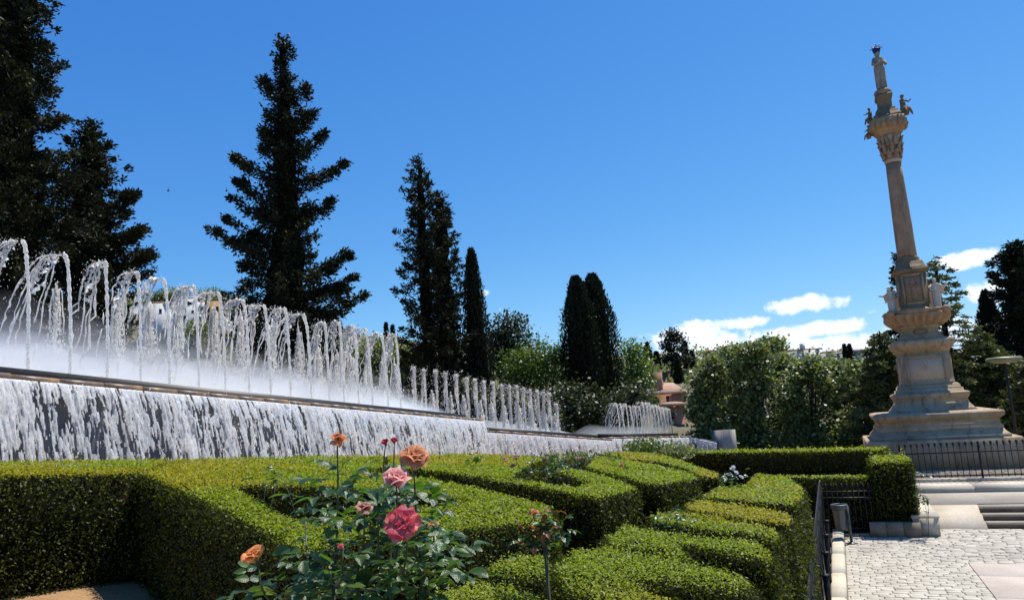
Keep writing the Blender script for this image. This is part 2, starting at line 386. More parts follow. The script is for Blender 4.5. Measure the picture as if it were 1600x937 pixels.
# smooth pink slabs at the lower right
us0, vs0 = line_u(1476, 937, 0); us1, vs1 = line_u(1535, 880, 0)
slab_v = [vs1, vs1 - 1.22, vs1 - 3.0, vs1 - 5.2]
slab_u0 = us1 - .25
for k in range(3):
    for j in range(3):
        m_ = MB(); u0 = slab_u0 + j * 2.4; c = gp(u0 + 1.19, (slab_v[k] + slab_v[k + 1]) / 2)
        m_.bbox((c[0], c[1], -.006), (2.385, slab_v[k] - slab_v[k + 1] - .015, .03), -GA, .004)
        m_.build('paving_slab', M['slab'], plaza)
cells = []
pw, ph = .29, .17
rows = int((vfoot + .1 + 9) / ph)
for r_ in range(rows):
    v = vfoot - .02 - (r_ + .5) * ph
    off = (.5 if r_ % 2 else 0) * pw + random.uniform(-.03, .03)
    u = .27 - off
    while u < 11:
        w = pw * random.uniform(.86, 1.12); uc = u + w / 2; u += w
        ua_, ub_ = uc - w / 2, uc + w / 2
        if ua_ < .315: ua_ = .315
        if v < vs1 + ph * .5 and ub_ > slab_u0 - .006: ub_ = slab_u0 - .006
        if ub_ - ua_ < .05: continue
        trim = (ub_ - ua_) < w - .02; uc, w = (ua_ + ub_) / 2, ub_ - ua_
        p = gp(uc, v); q = proj((p[0], p[1], 0))
        if q[0] > 1660 or q[1] > 990: continue
        cells.append((q, uc, v, w, trim))
def area_px(c):
    p = gp(c[1], c[2]); d = np.linalg.norm([p[0], p[1], 3.9]); return -1 / d + (-20 if c[4] else 0) + (0 if c[0][0] < 1605 and c[0][1] < 940 else -9)
cells.sort(key=area_px, reverse=True)
pm = []
for k in range(4):
    m_ = MB(); m_.bbox((0, 0, -.008), (pw - .018, ph - .018, .03 + .004 * k), -GA, .009); me = m_.mesh('paver'); me.materials.append(M['paver'] if k % 2 else M['paver2']); pm.append(me)
rest = MB()
for i, (q, uc, v, w, trim) in enumerate(cells):
    p = gp(uc, v); dz = random.uniform(-.006, .005)
    if i < 300 and not trim:
        o = bpy.data.objects.new('paver', pm[random.randrange(4)]); COL.objects.link(o); o.parent = plaza
        o.location = (p[0], p[1], dz)
    else: rest.bbox((p[0], p[1], -.008 + dz), (w - .018, ph - .018, .03), -GA, .009)
if rest.v: tag(rest.build('far_pavers', M['paver'], plaza), kind='stuff')
# kerb along the garden fence
kerb = empty('kerb', (*gp(0, 0), 0), 'pale rounded stone kerb running along the black garden fence', 'kerb')
n = 6
for k in range(n):
    v0 = -12 + k * 12.3 / n; v1 = v0 + 12.3 / n - .004; Rg = []
    for v in (v0, v1):
        rr = []
        for (u, z) in ((-.26, -.05), (-.26, .10), (-.22, .135), (-.02, .135), (.03, .10), (.03, -.05)):
            p = gp(u + .28, v); rr.append((p[0], p[1], z))
        Rg.append(rr)
    MB().rings(Rg).build('kerb_stone', M['kerb'], kerb)
# steps, ramp and terrace beyond the plaza
steps_u0 = line_u(1545, 826, 0)[0]
v1 = line_u(1560, 817, .15)[1]; v2 = line_u(1560, 803, .30)[1]; v3 = line_u(1560, 788, .45)[1]
st = empty('stone_steps', (*gp(steps_u0, vfoot), 0), 'three pale stone steps climbing from the plaza to the terrace', 'steps')
dv = (v3 - vfoot) / 3
ue = steps_u0 + 12
for k in range(3):
    va = vfoot + .02 + k * dv; m_ = MB()
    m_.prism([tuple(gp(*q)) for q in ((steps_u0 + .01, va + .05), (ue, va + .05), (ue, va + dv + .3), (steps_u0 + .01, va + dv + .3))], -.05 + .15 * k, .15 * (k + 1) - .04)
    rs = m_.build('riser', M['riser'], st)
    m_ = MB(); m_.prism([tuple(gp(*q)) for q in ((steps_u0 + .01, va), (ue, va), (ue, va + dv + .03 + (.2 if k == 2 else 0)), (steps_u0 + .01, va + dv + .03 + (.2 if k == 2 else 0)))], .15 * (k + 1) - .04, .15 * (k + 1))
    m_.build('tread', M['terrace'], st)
vw = line_u(1500, 769, .45)[1]                      # foot of the monument wall
u_l = line_u(1440, 800, .2)[0]
vtop = vfoot + .02 + 3 * dv
ramp = MB(); ul = u_l
def rampz(v): return float(np.interp(v, [vfoot - .05, vtop], [.0, .45]))
Rg = []
for v in (vfoot - .05, vtop):
    Rg.append([(*gp(ul, v), -.1), (*gp(steps_u0, v), -.1), (*gp(steps_u0, v), rampz(v) + .006), (*gp(ul, v), rampz(v) + .006)])
ramp.rings(Rg); tag(ramp.build('ramp', M['terrace']), kind='structure')
vk = line_u(1500, 752, .62)[1]
m_ = MB(); m_.prism([tuple(gp(*q)) for q in ((ul - 6, vtop + .001), (ue + 3, vtop + .21), (ue + 3, vk + 2), (ul - 6, vk + 2))], -.1, .45)
tag(m_.build('terrace', M['terrace']), kind='structure')
M['brickpave'] = None
def brickmat(name, c1, c2, mortar, scale, w=.5, h=.25, msize=.03):
    m, t, o = mat_base(name); p = N(t, 'ShaderNodeBsdfPrincipled', inp={'Roughness': .85})
    co = N(t, 'ShaderNodeTexCoord'); mp = N(t, 'ShaderNodeMapping'); mp.inputs['Rotation'].default_value = (0, 0, GA); t.links.new(co.outputs['Object'], mp.inputs[0])
    b = N(t, 'ShaderNodeTexBrick', inp={'Scale': scale, 'Color1': rgba(c1), 'Color2': rgba(c2), 'Mortar': rgba(mortar), 'Mortar Size': msize, 'Brick Width': w, 'Row Height': h})
    t.links.new(mp.outputs[0], b.inputs['Vector']); t.links.new(b.outputs['Color'], p.inputs['Base Color'])
    bp = N(t, 'ShaderNodeBump', inp={'Strength': .5, 'Distance': .01}); t.links.new(b.outputs['Fac'], bp.inputs['Height']); bp.invert = True
    t.links.new(bp.outputs[0], p.inputs['Normal']); t.links.new(p.outputs[0], o.inputs['Surface']); return m
M['brickpave'] = brickmat('sett_paving', (.42, .31, .21), (.50, .40, .29), (.22, .17, .12), 1.0, .35, .6, .035)
m_ = MB(); m_.prism([tuple(gp(*q)) for q in ((ul - 1.2, vk + .28), (ue + 12, vk + .28), (ue + 12, vk + 14), (ul - 1.2, vk + 14))], -.1, .69)
tag(m_.build('monument_pavement', M['brickpave']), kind='structure')
mw = empty('monument_wall', (*gp(ul, vw), .45), 'low stepped beige stone wall under the monument railing', 'wall')
for k in range(9):
    ua = ul - .2 + k * 2.0; m_ = MB()
    m_.prism([tuple(gp(*q)) for q in ((ua, vw), (ua + 1.985, vw), (ua + 1.985, vk + .15), (ua, vk + .15))], .40, .62); m_.build('base_block', M['pale_stone'], mw)
    m_ = MB(); m_.prism([tuple(gp(*q)) for q in ((ua, vk), (ua + 1.985, vk), (ua + 1.985, vk + .30), (ua, vk + .30))], .615, .72); m_.build('coping_block', M['pale_stone'], mw)

# ------------------------------------------------------------------ hedges
CAM2 = EYE[:2]
def inside(P, poly):
    x, y = P[:, 0], P[:, 1]; c = np.zeros(len(P), bool); n = len(poly); j = n - 1
    for i in range(n):
        xi, yi = poly[i]; xj, yj = poly[j]
        k = ((yi > y) != (yj > y)) & (x < (xj - xi) * (y - yi) / (yj - yi + 1e-12) + xi); c ^= k; j = i
    return c
def ccw(poly):
    a = sum(poly[i][0] * poly[(i + 1) % len(poly)][1] - poly[(i + 1) % len(poly)][0] * poly[i][1] for i in range(len(poly)))
    return poly if a > 0 else poly[::-1]
def edge_dist(P, poly):
    d = np.full(len(P), 1e9); n = len(poly)
    for i in range(n):
        a = np.array(poly[i]); b = np.array(poly[(i + 1) % n]); ab = b - a
        t = np.clip(((P - a) @ ab) / (ab @ ab + 1e-12), 0, 1); d = np.minimum(d, np.linalg.norm(P - (a + t[:, None] * ab), axis=1))
    return d
def hedge(label, pieces, ztop=topz, zbot=None, group='clipped box hedges of the parterre', dens=1.0, dryness=.55, leaf=.036, name='hedge', wild=0.035, seed=1, mat='hedge_leaf'):
    """pieces: plan polygons of one hedge; solid dark core of twigs plus leaves over top and flanks"""
    pieces = [ccw([tuple(map(float, p)) for p in pc]) for pc in pieces]
    zb = zbot or (lambda x, y: float(soilz(x, y)) - .05)
    c = np.mean([p for pc in pieces for p in pc], axis=0)
    root = empty(name, (c[0], c[1], zb(c[0], c[1])), label, 'hedge', group)
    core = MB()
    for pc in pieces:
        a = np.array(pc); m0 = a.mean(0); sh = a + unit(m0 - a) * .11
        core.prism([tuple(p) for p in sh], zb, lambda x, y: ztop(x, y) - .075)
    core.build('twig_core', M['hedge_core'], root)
    P_, D_, S_, L_, W_, dr_, rn_ = [], [], [], [], [], [], []
    def emit(p, nrm, k, size, drv):
        n = len(p)
        d = unit(rand_unit(n) * (np.array([1, 1, .55]) if k == 0 else 1) + nrm * .15 + np.array([0, 0, .12])); s = unit(np.cross(d, unit(nrm * (1.9 if k == 0 else 1.2) + .75 * rand_unit(n))))
        P_.append(p - d * size[:, None] * .4); D_.append(d); S_.append(s); L_.append(size * rng.uniform(.8, 1.35, n)); W_.append(size * rng.uniform(.42, .62, n)); dr_.append(drv); rn_.append(rng.uniform(.30, 1.0, n) if k == 0 else rng.random(n) ** 3 * .42)  # older flank leaves, darkened further: the flank's shade is put into their colour
    for pi, pc in enumerate(pieces):
        a = np.array(pc); lo, hi = a.min(0), a.max(0); area = np.prod(hi - lo)
        ymin = max(lo[1], 4.0); dmax = 2100 * dens * (8.5 / max(ymin, 4.5)) ** 1.7
        n = int(min(area * dmax, 400000)); q = lo + rng.random((n, 2)) * (hi - lo); q = q[inside(q, pc)]
        yy = np.maximum(q[:, 1], 4.5); keep = rng.random(len(q)) < (2100 * dens * (8.5 / yy) ** 1.7) / dmax; q = q[keep]; yy = yy[keep]
        sz = leaf * (yy / 8.5) ** .85
        ed = edge_dist(q, pc)
        for pj, other in enumerate(pieces):
            if pj != pi: ed = np.where(inside(q, other), .5, ed)
        z = np.array([ztop(x, y) for x, y in q]) + .022 * fbm(q, 3.0, 3, seed) + .03 * rng.normal(size=len(q)) * (.5 + wild * 3) - .025 * np.exp(-(ed / .04) ** 1.2)
        if wild: z += np.where(rng.random(len(q)) < .04, rng.random(len(q)) * wild, 0)
        dryv = np.clip((fbm(q, .6, 3, 5) * 2.6 + .22) * dryness * 1.2, 0, .62) * rng.uniform(.2, 1, len(q))
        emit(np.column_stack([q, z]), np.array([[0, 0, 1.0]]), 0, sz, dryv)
        m = len(pc)
        for i in range(m):
            p0 = np.array(pc[i]); p1 = np.array(pc[(i + 1) % m]); ev = p1 - p0; le = np.linalg.norm(ev)
            if le < .02: continue
            nr = np.array([ev[1], -ev[0]]) / le; mid = (p0 + p1) / 2
            if any(inside((mid + nr * .06)[None], o_)[0] for j_, o_ in enumerate(pieces) if j_ != pi): continue
            if nr @ (CAM2 - mid) / np.linalg.norm(CAM2 - mid) < -.22: continue
            y0 = max(min(p0[1], p1[1]), 4.5); h = ztop(*mid) - zb(*mid)
            dn = 2500 * dens * (8.5 / y0) ** 1.7; n = int(min(dn * le * h, 140000))
            t = rng.random(n); yy = np.maximum(p0[1] + t * ev[1], 4.5); kp = rng.random(n) < (y0 / yy) ** 1.7; t = t[kp]; yy = yy[kp]; n = len(t)
            b = p0 + t[:, None] * ev; zt = np.array([ztop(x, y) for x, y in b]); z0 = np.array([zb(x, y) for x, y in b[:: max(1, n // 40)]]).mean()
            w_ = rng.random(n); z = z0 + (zt - z0) * w_
            off = .03 * rng.normal(size=n) + .035 * fbm(np.column_stack([t * le, z]), 3.5, 3, i) + .015 - .02 * smooth(.95, 1.0, w_)
            nn = np.array([[nr[0], nr[1], .15]])
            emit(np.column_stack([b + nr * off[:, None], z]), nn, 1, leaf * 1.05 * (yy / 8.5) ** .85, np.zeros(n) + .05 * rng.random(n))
    L = np.concatenate(L_); n = len(L)
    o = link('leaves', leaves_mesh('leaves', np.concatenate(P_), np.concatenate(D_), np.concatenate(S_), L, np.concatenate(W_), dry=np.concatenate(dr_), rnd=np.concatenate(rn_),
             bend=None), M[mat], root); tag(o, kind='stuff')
    return n
def up(px): return [tuple(onplane(x, y, PA, PB, PC)[:2]) for x, y in px]
nl = 0
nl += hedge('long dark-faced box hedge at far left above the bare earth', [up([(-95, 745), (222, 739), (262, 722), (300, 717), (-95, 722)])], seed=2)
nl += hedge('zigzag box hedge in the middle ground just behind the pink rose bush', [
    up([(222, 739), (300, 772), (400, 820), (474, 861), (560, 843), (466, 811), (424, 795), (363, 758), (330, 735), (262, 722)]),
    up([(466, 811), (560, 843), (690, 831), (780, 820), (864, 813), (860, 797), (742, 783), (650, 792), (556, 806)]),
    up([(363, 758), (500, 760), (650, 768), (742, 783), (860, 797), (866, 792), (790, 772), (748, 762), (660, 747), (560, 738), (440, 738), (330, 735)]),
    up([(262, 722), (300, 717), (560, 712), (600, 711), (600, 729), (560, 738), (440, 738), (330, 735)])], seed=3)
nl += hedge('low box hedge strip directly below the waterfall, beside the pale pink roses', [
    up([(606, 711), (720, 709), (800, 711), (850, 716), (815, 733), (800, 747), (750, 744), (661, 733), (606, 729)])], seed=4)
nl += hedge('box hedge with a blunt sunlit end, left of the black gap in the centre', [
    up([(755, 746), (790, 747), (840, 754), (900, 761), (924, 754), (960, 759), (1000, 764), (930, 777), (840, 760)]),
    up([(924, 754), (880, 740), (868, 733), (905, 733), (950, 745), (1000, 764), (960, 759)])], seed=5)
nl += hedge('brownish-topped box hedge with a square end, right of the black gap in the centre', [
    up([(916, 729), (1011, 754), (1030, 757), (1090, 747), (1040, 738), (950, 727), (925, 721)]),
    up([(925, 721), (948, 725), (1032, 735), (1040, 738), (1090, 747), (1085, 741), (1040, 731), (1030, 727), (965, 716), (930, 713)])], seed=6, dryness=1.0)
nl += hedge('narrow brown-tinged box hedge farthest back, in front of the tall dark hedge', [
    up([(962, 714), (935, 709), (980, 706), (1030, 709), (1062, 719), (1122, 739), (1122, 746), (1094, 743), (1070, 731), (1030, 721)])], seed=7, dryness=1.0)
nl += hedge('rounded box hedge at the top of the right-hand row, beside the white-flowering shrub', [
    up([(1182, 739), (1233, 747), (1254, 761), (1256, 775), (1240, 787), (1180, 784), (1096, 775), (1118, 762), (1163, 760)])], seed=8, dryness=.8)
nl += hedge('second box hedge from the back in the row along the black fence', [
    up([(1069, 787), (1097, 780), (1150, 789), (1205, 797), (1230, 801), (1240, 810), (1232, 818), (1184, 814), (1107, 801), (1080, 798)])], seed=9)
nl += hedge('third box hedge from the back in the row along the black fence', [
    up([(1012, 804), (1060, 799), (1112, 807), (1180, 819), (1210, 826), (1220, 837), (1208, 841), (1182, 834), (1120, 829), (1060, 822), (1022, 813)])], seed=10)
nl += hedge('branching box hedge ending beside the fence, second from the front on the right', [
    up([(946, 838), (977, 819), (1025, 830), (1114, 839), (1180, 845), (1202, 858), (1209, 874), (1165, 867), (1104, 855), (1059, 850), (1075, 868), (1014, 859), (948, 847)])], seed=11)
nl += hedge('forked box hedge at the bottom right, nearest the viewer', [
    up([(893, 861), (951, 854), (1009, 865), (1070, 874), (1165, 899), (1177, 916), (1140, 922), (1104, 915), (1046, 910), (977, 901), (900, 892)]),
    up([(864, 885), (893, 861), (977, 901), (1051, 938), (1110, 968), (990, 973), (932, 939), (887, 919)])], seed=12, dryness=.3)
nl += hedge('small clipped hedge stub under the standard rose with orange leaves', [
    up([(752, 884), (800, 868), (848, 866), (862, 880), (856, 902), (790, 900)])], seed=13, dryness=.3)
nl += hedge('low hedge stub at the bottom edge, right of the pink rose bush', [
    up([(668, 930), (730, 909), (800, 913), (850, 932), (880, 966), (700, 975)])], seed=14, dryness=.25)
# tall hedges at the far side of the garden
def gpoly(*uv): return [tuple(gp(*q)) for q in uv]
zt_far = zat(*at(1200, 704, 21.5)[:2], 704)
a0 = at(1035, 705, 29.0)[:2]; a1 = at(1374, 700, 24.0)[:2]; nn_ = np.array([-(a1 - a0)[1], (a1 - a0)[0]]); nn_ /= np.linalg.norm(nn_)
za0 = zat(*a0, 708); za1 = zat(*a1, 703); la = np.linalg.norm(a1 - a0)
def zfar(x, y):
    t = ((x - a0[0]) * (a1 - a0)[0] + (y - a0[1]) * (a1 - a0)[1]) / la ** 2; return za0 + (za1 - za0) * t
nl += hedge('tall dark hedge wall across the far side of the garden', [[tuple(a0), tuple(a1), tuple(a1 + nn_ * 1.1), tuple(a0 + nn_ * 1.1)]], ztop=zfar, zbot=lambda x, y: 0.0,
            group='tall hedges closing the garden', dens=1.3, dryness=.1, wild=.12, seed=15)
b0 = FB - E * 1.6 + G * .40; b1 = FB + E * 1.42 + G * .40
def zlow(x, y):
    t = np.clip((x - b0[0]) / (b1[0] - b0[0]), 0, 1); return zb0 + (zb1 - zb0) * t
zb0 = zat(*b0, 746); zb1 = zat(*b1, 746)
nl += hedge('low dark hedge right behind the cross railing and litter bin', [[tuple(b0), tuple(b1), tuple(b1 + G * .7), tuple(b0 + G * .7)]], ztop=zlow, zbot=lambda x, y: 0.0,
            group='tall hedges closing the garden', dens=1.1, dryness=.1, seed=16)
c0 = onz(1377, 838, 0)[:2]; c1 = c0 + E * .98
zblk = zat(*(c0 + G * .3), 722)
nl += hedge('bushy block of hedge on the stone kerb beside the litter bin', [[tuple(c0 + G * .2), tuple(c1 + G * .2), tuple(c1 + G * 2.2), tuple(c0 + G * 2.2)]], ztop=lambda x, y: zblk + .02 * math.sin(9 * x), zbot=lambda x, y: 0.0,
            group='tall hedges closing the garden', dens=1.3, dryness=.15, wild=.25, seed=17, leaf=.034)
print('hedge leaves', nl)
# ------------------------------------------------------------------ fountain
M['wet_wall'] = stone('wet_wall', (.055, .055, .058), (.12, .12, .125), 1.6, .35, .4, 22, spec=.6)
M['rim_stone'] = stone('rim_stone', (.10, .075, .055), (.24, .15, .09), 1.3, .45, .3, 25, stain=(.36, .22, .09), spec=.5)
M['rim_dark'] = plain('rim_dark', (.012, .011, .010), .5, c2=(.03, .026, .022), scale=8)
M['concrete'] = stone('concrete', (.36, .34, .30), (.47, .45, .41), 1.5, .9, .2, 30, stain=(.22, .2, .17))
def watermat(name, glass=.35, white=(.98, .95, .90), bumpy=18.0, tr=.6):
    m, t, o = mat_base(name)
    co = N(t, 'ShaderNodeTexCoord'); nz_ = N(t, 'ShaderNodeTexNoise', inp={'Scale': bumpy, 'Detail': 5.0, 'Roughness': .7}); t.links.new(co.outputs['Object'], nz_.inputs['Vector'])
    bp = N(t, 'ShaderNodeBump', inp={'Strength': .35, 'Distance': .02}); t.links.new(nz_.outputs['Fac'], bp.inputs['Height'])
    d = N(t, 'ShaderNodeBsdfPrincipled', inp={'Base Color': rgba(white), 'Roughness': .35, 'Specular IOR Level': .4}); t.links.new(bp.outputs[0], d.inputs['Normal'])
    tl = N(t, 'ShaderNodeBsdfTranslucent', inp={'Color': rgba(white)})
    s1 = N(t, 'ShaderNodeMixShader', inp={0: tr}); t.links.new(d.outputs[0], s1.inputs[1]); t.links.new(tl.outputs[0], s1.inputs[2])
    g = N(t, 'ShaderNodeBsdfGlass', inp={'IOR': 1.33, 'Roughness': .02}); t.links.new(bp.outputs[0], g.inputs['Normal'])
    mr = N(t, 'ShaderNodeMapRange', inp={'From Min': .40, 'From Max': .60, 'To Min': max(0, glass - .35), 'To Max': min(1, glass + .35)}); t.links.new(nz_.outputs['Fac'], mr.inputs['Value'])
    s2 = N(t, 'ShaderNodeMixShader'); t.links.new(mr.outputs[0], s2.inputs[0]); t.links.new(s1.outputs[0], s2.inputs[1]); t.links.new(g.outputs[0], s2.inputs[2])
    t.links.new(s2.outputs[0], o.inputs['Surface']); return m
M['jet'] = watermat('jet_water', .06, bumpy=26, tr=.66)
M['foam'] = watermat('foam_water', .02, bumpy=14, tr=.5)
M['pool'] = plain('pool_water', (.05, .08, .09), .08, 0, .8, c2=(.2, .24, .26), scale=4, bump=.4)
def mistmat(name, dens):
    m, t, o = mat_base(name)
    v = N(t, 'ShaderNodeVolumeScatter', inp={'Color': (.97, .98, 1, 1), 'Density': dens, 'Anisotropy': .5}); t.links.new(v.outputs[0], o.inputs['Volume']); return m
M['mist'] = mistmat('mist', 1.9)

def lerp(a, b, t): return np.asarray(a) + (np.asarray(b) - np.asarray(a)) * t
def curtain(a, b, za, zb, drop, throw, name, parent, step=.016, seed=1, thick=.0):
    """falling sheet of water over the rim a-b: ragged strands cut out of a relief grid, hanging in front of the wall"""
    a = np.asarray(a, float); b = np.asarray(b, float); L = np.linalg.norm(b - a); d = (b - a) / L; nrm = np.array([d[1], -d[0]])
    out_parts = []
    for layer, (cut, push, sd) in enumerate(((-.03, 1.0, seed), (.12, 1.2, seed + 7))):
        ys = []; t = 0
        while t < L:
            yy = a[1] + d[1] * t; ys.append(t); t += step * max(.7, yy / 14.0)
        ts = np.array(ys); nv = 74; s = np.linspace(0, 1, nv) ** 1.25
        T, S_ = np.meshgrid(ts, s); Tf, Sf = T.ravel(), S_.ravel()
        wob = fbm(np.column_stack([Tf * 2.2, Sf * .8]), 1.0, 3, sd + 3)
        strand = fbm(np.column_stack([Tf * 6.5 + wob * 1.1 - Sf * 1.6, Sf * 1.5]), 1.0, 5, sd)
        fine = fbm(np.column_stack([Tf * 24 + wob * 3.5 - Sf * 5, Sf * 9]), 1.0, 4, sd + 11)
        top = 1 - smooth(0, .25, Sf)
        yy_ = a[1] + d[1] * Tf
        m = strand * .85 + fine * 1.05 + .34 * top - .07 * smooth(.3, 1, Sf) + .13 * smooth(14, 26, yy_)
        z0 = za + (zb - za) * Tf / L
        off = throw * np.sqrt(np.clip(Sf, 0, 1)) * push * (1 + .25 * wob) + .05 + .05 * np.maximum(strand, 0) + .022 * fine
        off = np.where(Sf < .02, -.02, off)
        z = z0 - drop * Sf + .03 * fine * (Sf > .03)
        X = a[0] + d[0] * Tf + nrm[0] * off; Y = a[1] + d[1] * Tf + nrm[1] * off
        V = np.column_stack([X, Y, z]); nx = len(ts)
        i = (np.arange(nx - 1)[None, :] + nx * np.arange(nv - 1)[:, None]).ravel()
        Q = np.stack([i, i + 1, i + nx + 1, i + nx], -1)
        keep = m[Q].mean(1) > cut
        Q = Q[keep]
        used = np.unique(Q); remap = np.zeros(len(V), int); remap[used] = np.arange(len(used))
        o = link(name, ngon_mesh(name, V[used], remap[Q], True), M['foam'], parent); tag(o, kind='stuff'); out_parts.append(o)
    # flying flecks
    n = int(L * 80); tt = rng.random(n) * L; ss = rng.random(n) ** .8
    off = throw * np.sqrt(ss) * 1.15 + .10 + .12 * rng.random(n)
    c = np.column_stack([a[0] + d[0] * tt + nrm[0] * off, a[1] + d[1] * tt + nrm[1] * off, za + (zb - za) * tt / L - drop * ss + .05 * rng.normal(size=n)])
    drops(name_ := 'flecks', c, .011 * (c[:, 1] / 14) ** .7, parent)
def drops(name, C, r, parent, mat='foam', stretch=1.5):
    n = len(C); r = np.broadcast_to(np.asarray(r, float), (n,)) * rng.uniform(.5, 1.5, n)
    O = np.array([[1, 0, 0], [0, 1, 0], [-1, 0, 0], [0, -1, 0], [0, 0, stretch], [0, 0, -stretch]])
    V = (C[:, None, :] + O[None] * r[:, None, None]).reshape(-1, 3)
    Fb = np.array([[0, 1, 4], [1, 2, 4], [2, 3, 4], [3, 0, 4], [1, 0, 5], [2, 1, 5], [3, 2, 5], [0, 3, 5]])
    Fs = (Fb[None] + 6 * np.arange(n)[:, None, None]).reshape(-1, 3)
    o = link(name, ngon_mesh(name, V, Fs, True), M[mat], parent); tag(o, kind='stuff'); return o
def tier(label, pa, pb, Ya, Yb, drop, rim_px, seed, depth=3.2, black=True, throw=.42, nst=16):
    """one basin: wall, rim of stones, dark back lip, pool, falling water"""
    A = at(pa[0], pa[1], Ya); B = at(pb[0], pb[1], Yb); a, b = A[:2], B[:2]; za, zb = A[2], B[2]
    L = np.linalg.norm(b - a); d = (b - a) / L; fr = np.array([d[1], -d[0]])
    root = empty('fountain_basin', (*a, za - drop), label, 'fountain', 'stepped basins of the fountain')
    def P(t, off, dz): q = a + d * t + fr * off; return (q[0], q[1], za + (zb - za) * t / L + dz)
    w = MB(); w.rings([[P(t, .02, -drop - 1.2), P(t, -.35, -drop - 1.2), P(t, -.35, -.10), P(t, .02, -.10)] for t in (0, L)]); w.build('wall', M['wet_wall'], root)
    for k in range(nst):
        t0, t1 = L * k / nst, L * (k + 1) / nst - .02; dz = random.uniform(-.012, .012); m_ = MB()
        m_.rings([[P(t, .07 + dz, -.10), P(t, -.50, -.10), P(t, -.50, .02 + dz), P(t, .03, .02 + dz), P(t, .07 + dz, -.02 + dz)] for t in (t0, t1)]); m_.build('rim_stone', M['rim_stone'], root)
    m_ = MB(); m_.rings([[P(t, -.42, -.10), P(t, -.62, -.10), P(t, -.62, .19), P(t, -.42, .19)] for t in (0, L - .55)]); m_.build('back_lip', M['rim_dark'], root)
    m_ = MB(); m_.rings([[P(t, -.63, -.6), P(t, -.63 - depth, -.6), P(t, -.63 - depth, .04), P(t, -.63, .04)] for t in (0, L - .3)]); m_.build('pool', M['pool'], root)
    curtain(a, b, za - .03, zb - .03, drop, throw, 'falling_water', root, seed=seed)
    return dict(root=root, a=a, b=b, d=d, fr=fr, L=L, za=za, zb=zb, P=P)
t1 = tier('largest and nearest fountain basin, its wall of falling water behind the left hedges', (-70, 577), (752, 655), 12.2, 30.6, 2.3, None, 1, nst=22)
t2 = tier('middle fountain basin, lower and farther, with short foaming jets', (700, 668), (955, 686), 31.5, 38.5, 2.4, None, 4, nst=12, throw=.35)
t3 = tier('farthest and smallest fountain basin beside the pale end wall', (948, 683), (1078, 681), 39.0, 44.0, 2.2, None, 8, nst=7, throw=.35)
# rounded end of the farthest basin and pale end wall
c_ = at(1078, 681, 44.0); e_ = at(1122, 688, 43.0)
t4 = MB(); r_ = np.linalg.norm(c_ - e_)
curtain(c_[:2], e_[:2], c_[2] - .03, e_[2] - .1, 2.0, .3, 'falling_water', t3['root'], seed=12)
m_ = MB(); dd = e_ - c_; bk = np.array([-.5, .86, 0]) * 1.2
m_.add([c_ + (0, 0, -2.5), e_ + (0, 0, -2.5), e_ + (0, 0, -.05), c_ + (0, 0, -.05), c_ + bk + (0, 0, -2.5), e_ + bk + (0, 0, -2.5), e_ + bk + (0, 0, -.05), c_ + bk + (0, 0, -.05)],
       [(0, 1, 2, 3), (5, 4, 7, 6), (3, 2, 6, 7), (1, 5, 6, 2), (4, 0, 3, 7)]); m_.build('end_block', M['wet_wall'], t3['root'])
w0 = at(1096, 672, 47); w1 = at(1139, 672, 41.5); ew = MB(); dr = (w1 - w0); nrm = np.array([-dr[1], dr[0], 0]); nrm /= np.linalg.norm(nrm)
pts = [(w0, .0), (w1, 0), (w1 + nrm * .35, 0), (w0 + nrm * .35, 0)]
zt0, zt1 = zat(w0[0], w0[1], 673), zat(w1[0], w1[1], 671)
V = [(p[0], p[1], -.1) for p, _ in pts] + [(pts[0][0][0], pts[0][0][1], zt0), (pts[1][0][0], pts[1][0][1], zt1), (pts[2][0][0], pts[2][0][1], zt1), (pts[3][0][0], pts[3][0][1], zt0)]
ew.add(V, [(0, 3, 2, 1), (4, 5, 6, 7), (0, 1, 5, 4), (1, 2, 6, 5), (2, 3, 7, 6), (3, 0, 4, 7)])
o = ew.build('end_wall', M['concrete']); tag(o, 'pale concrete end wall closing the fountain on the right', 'wall')

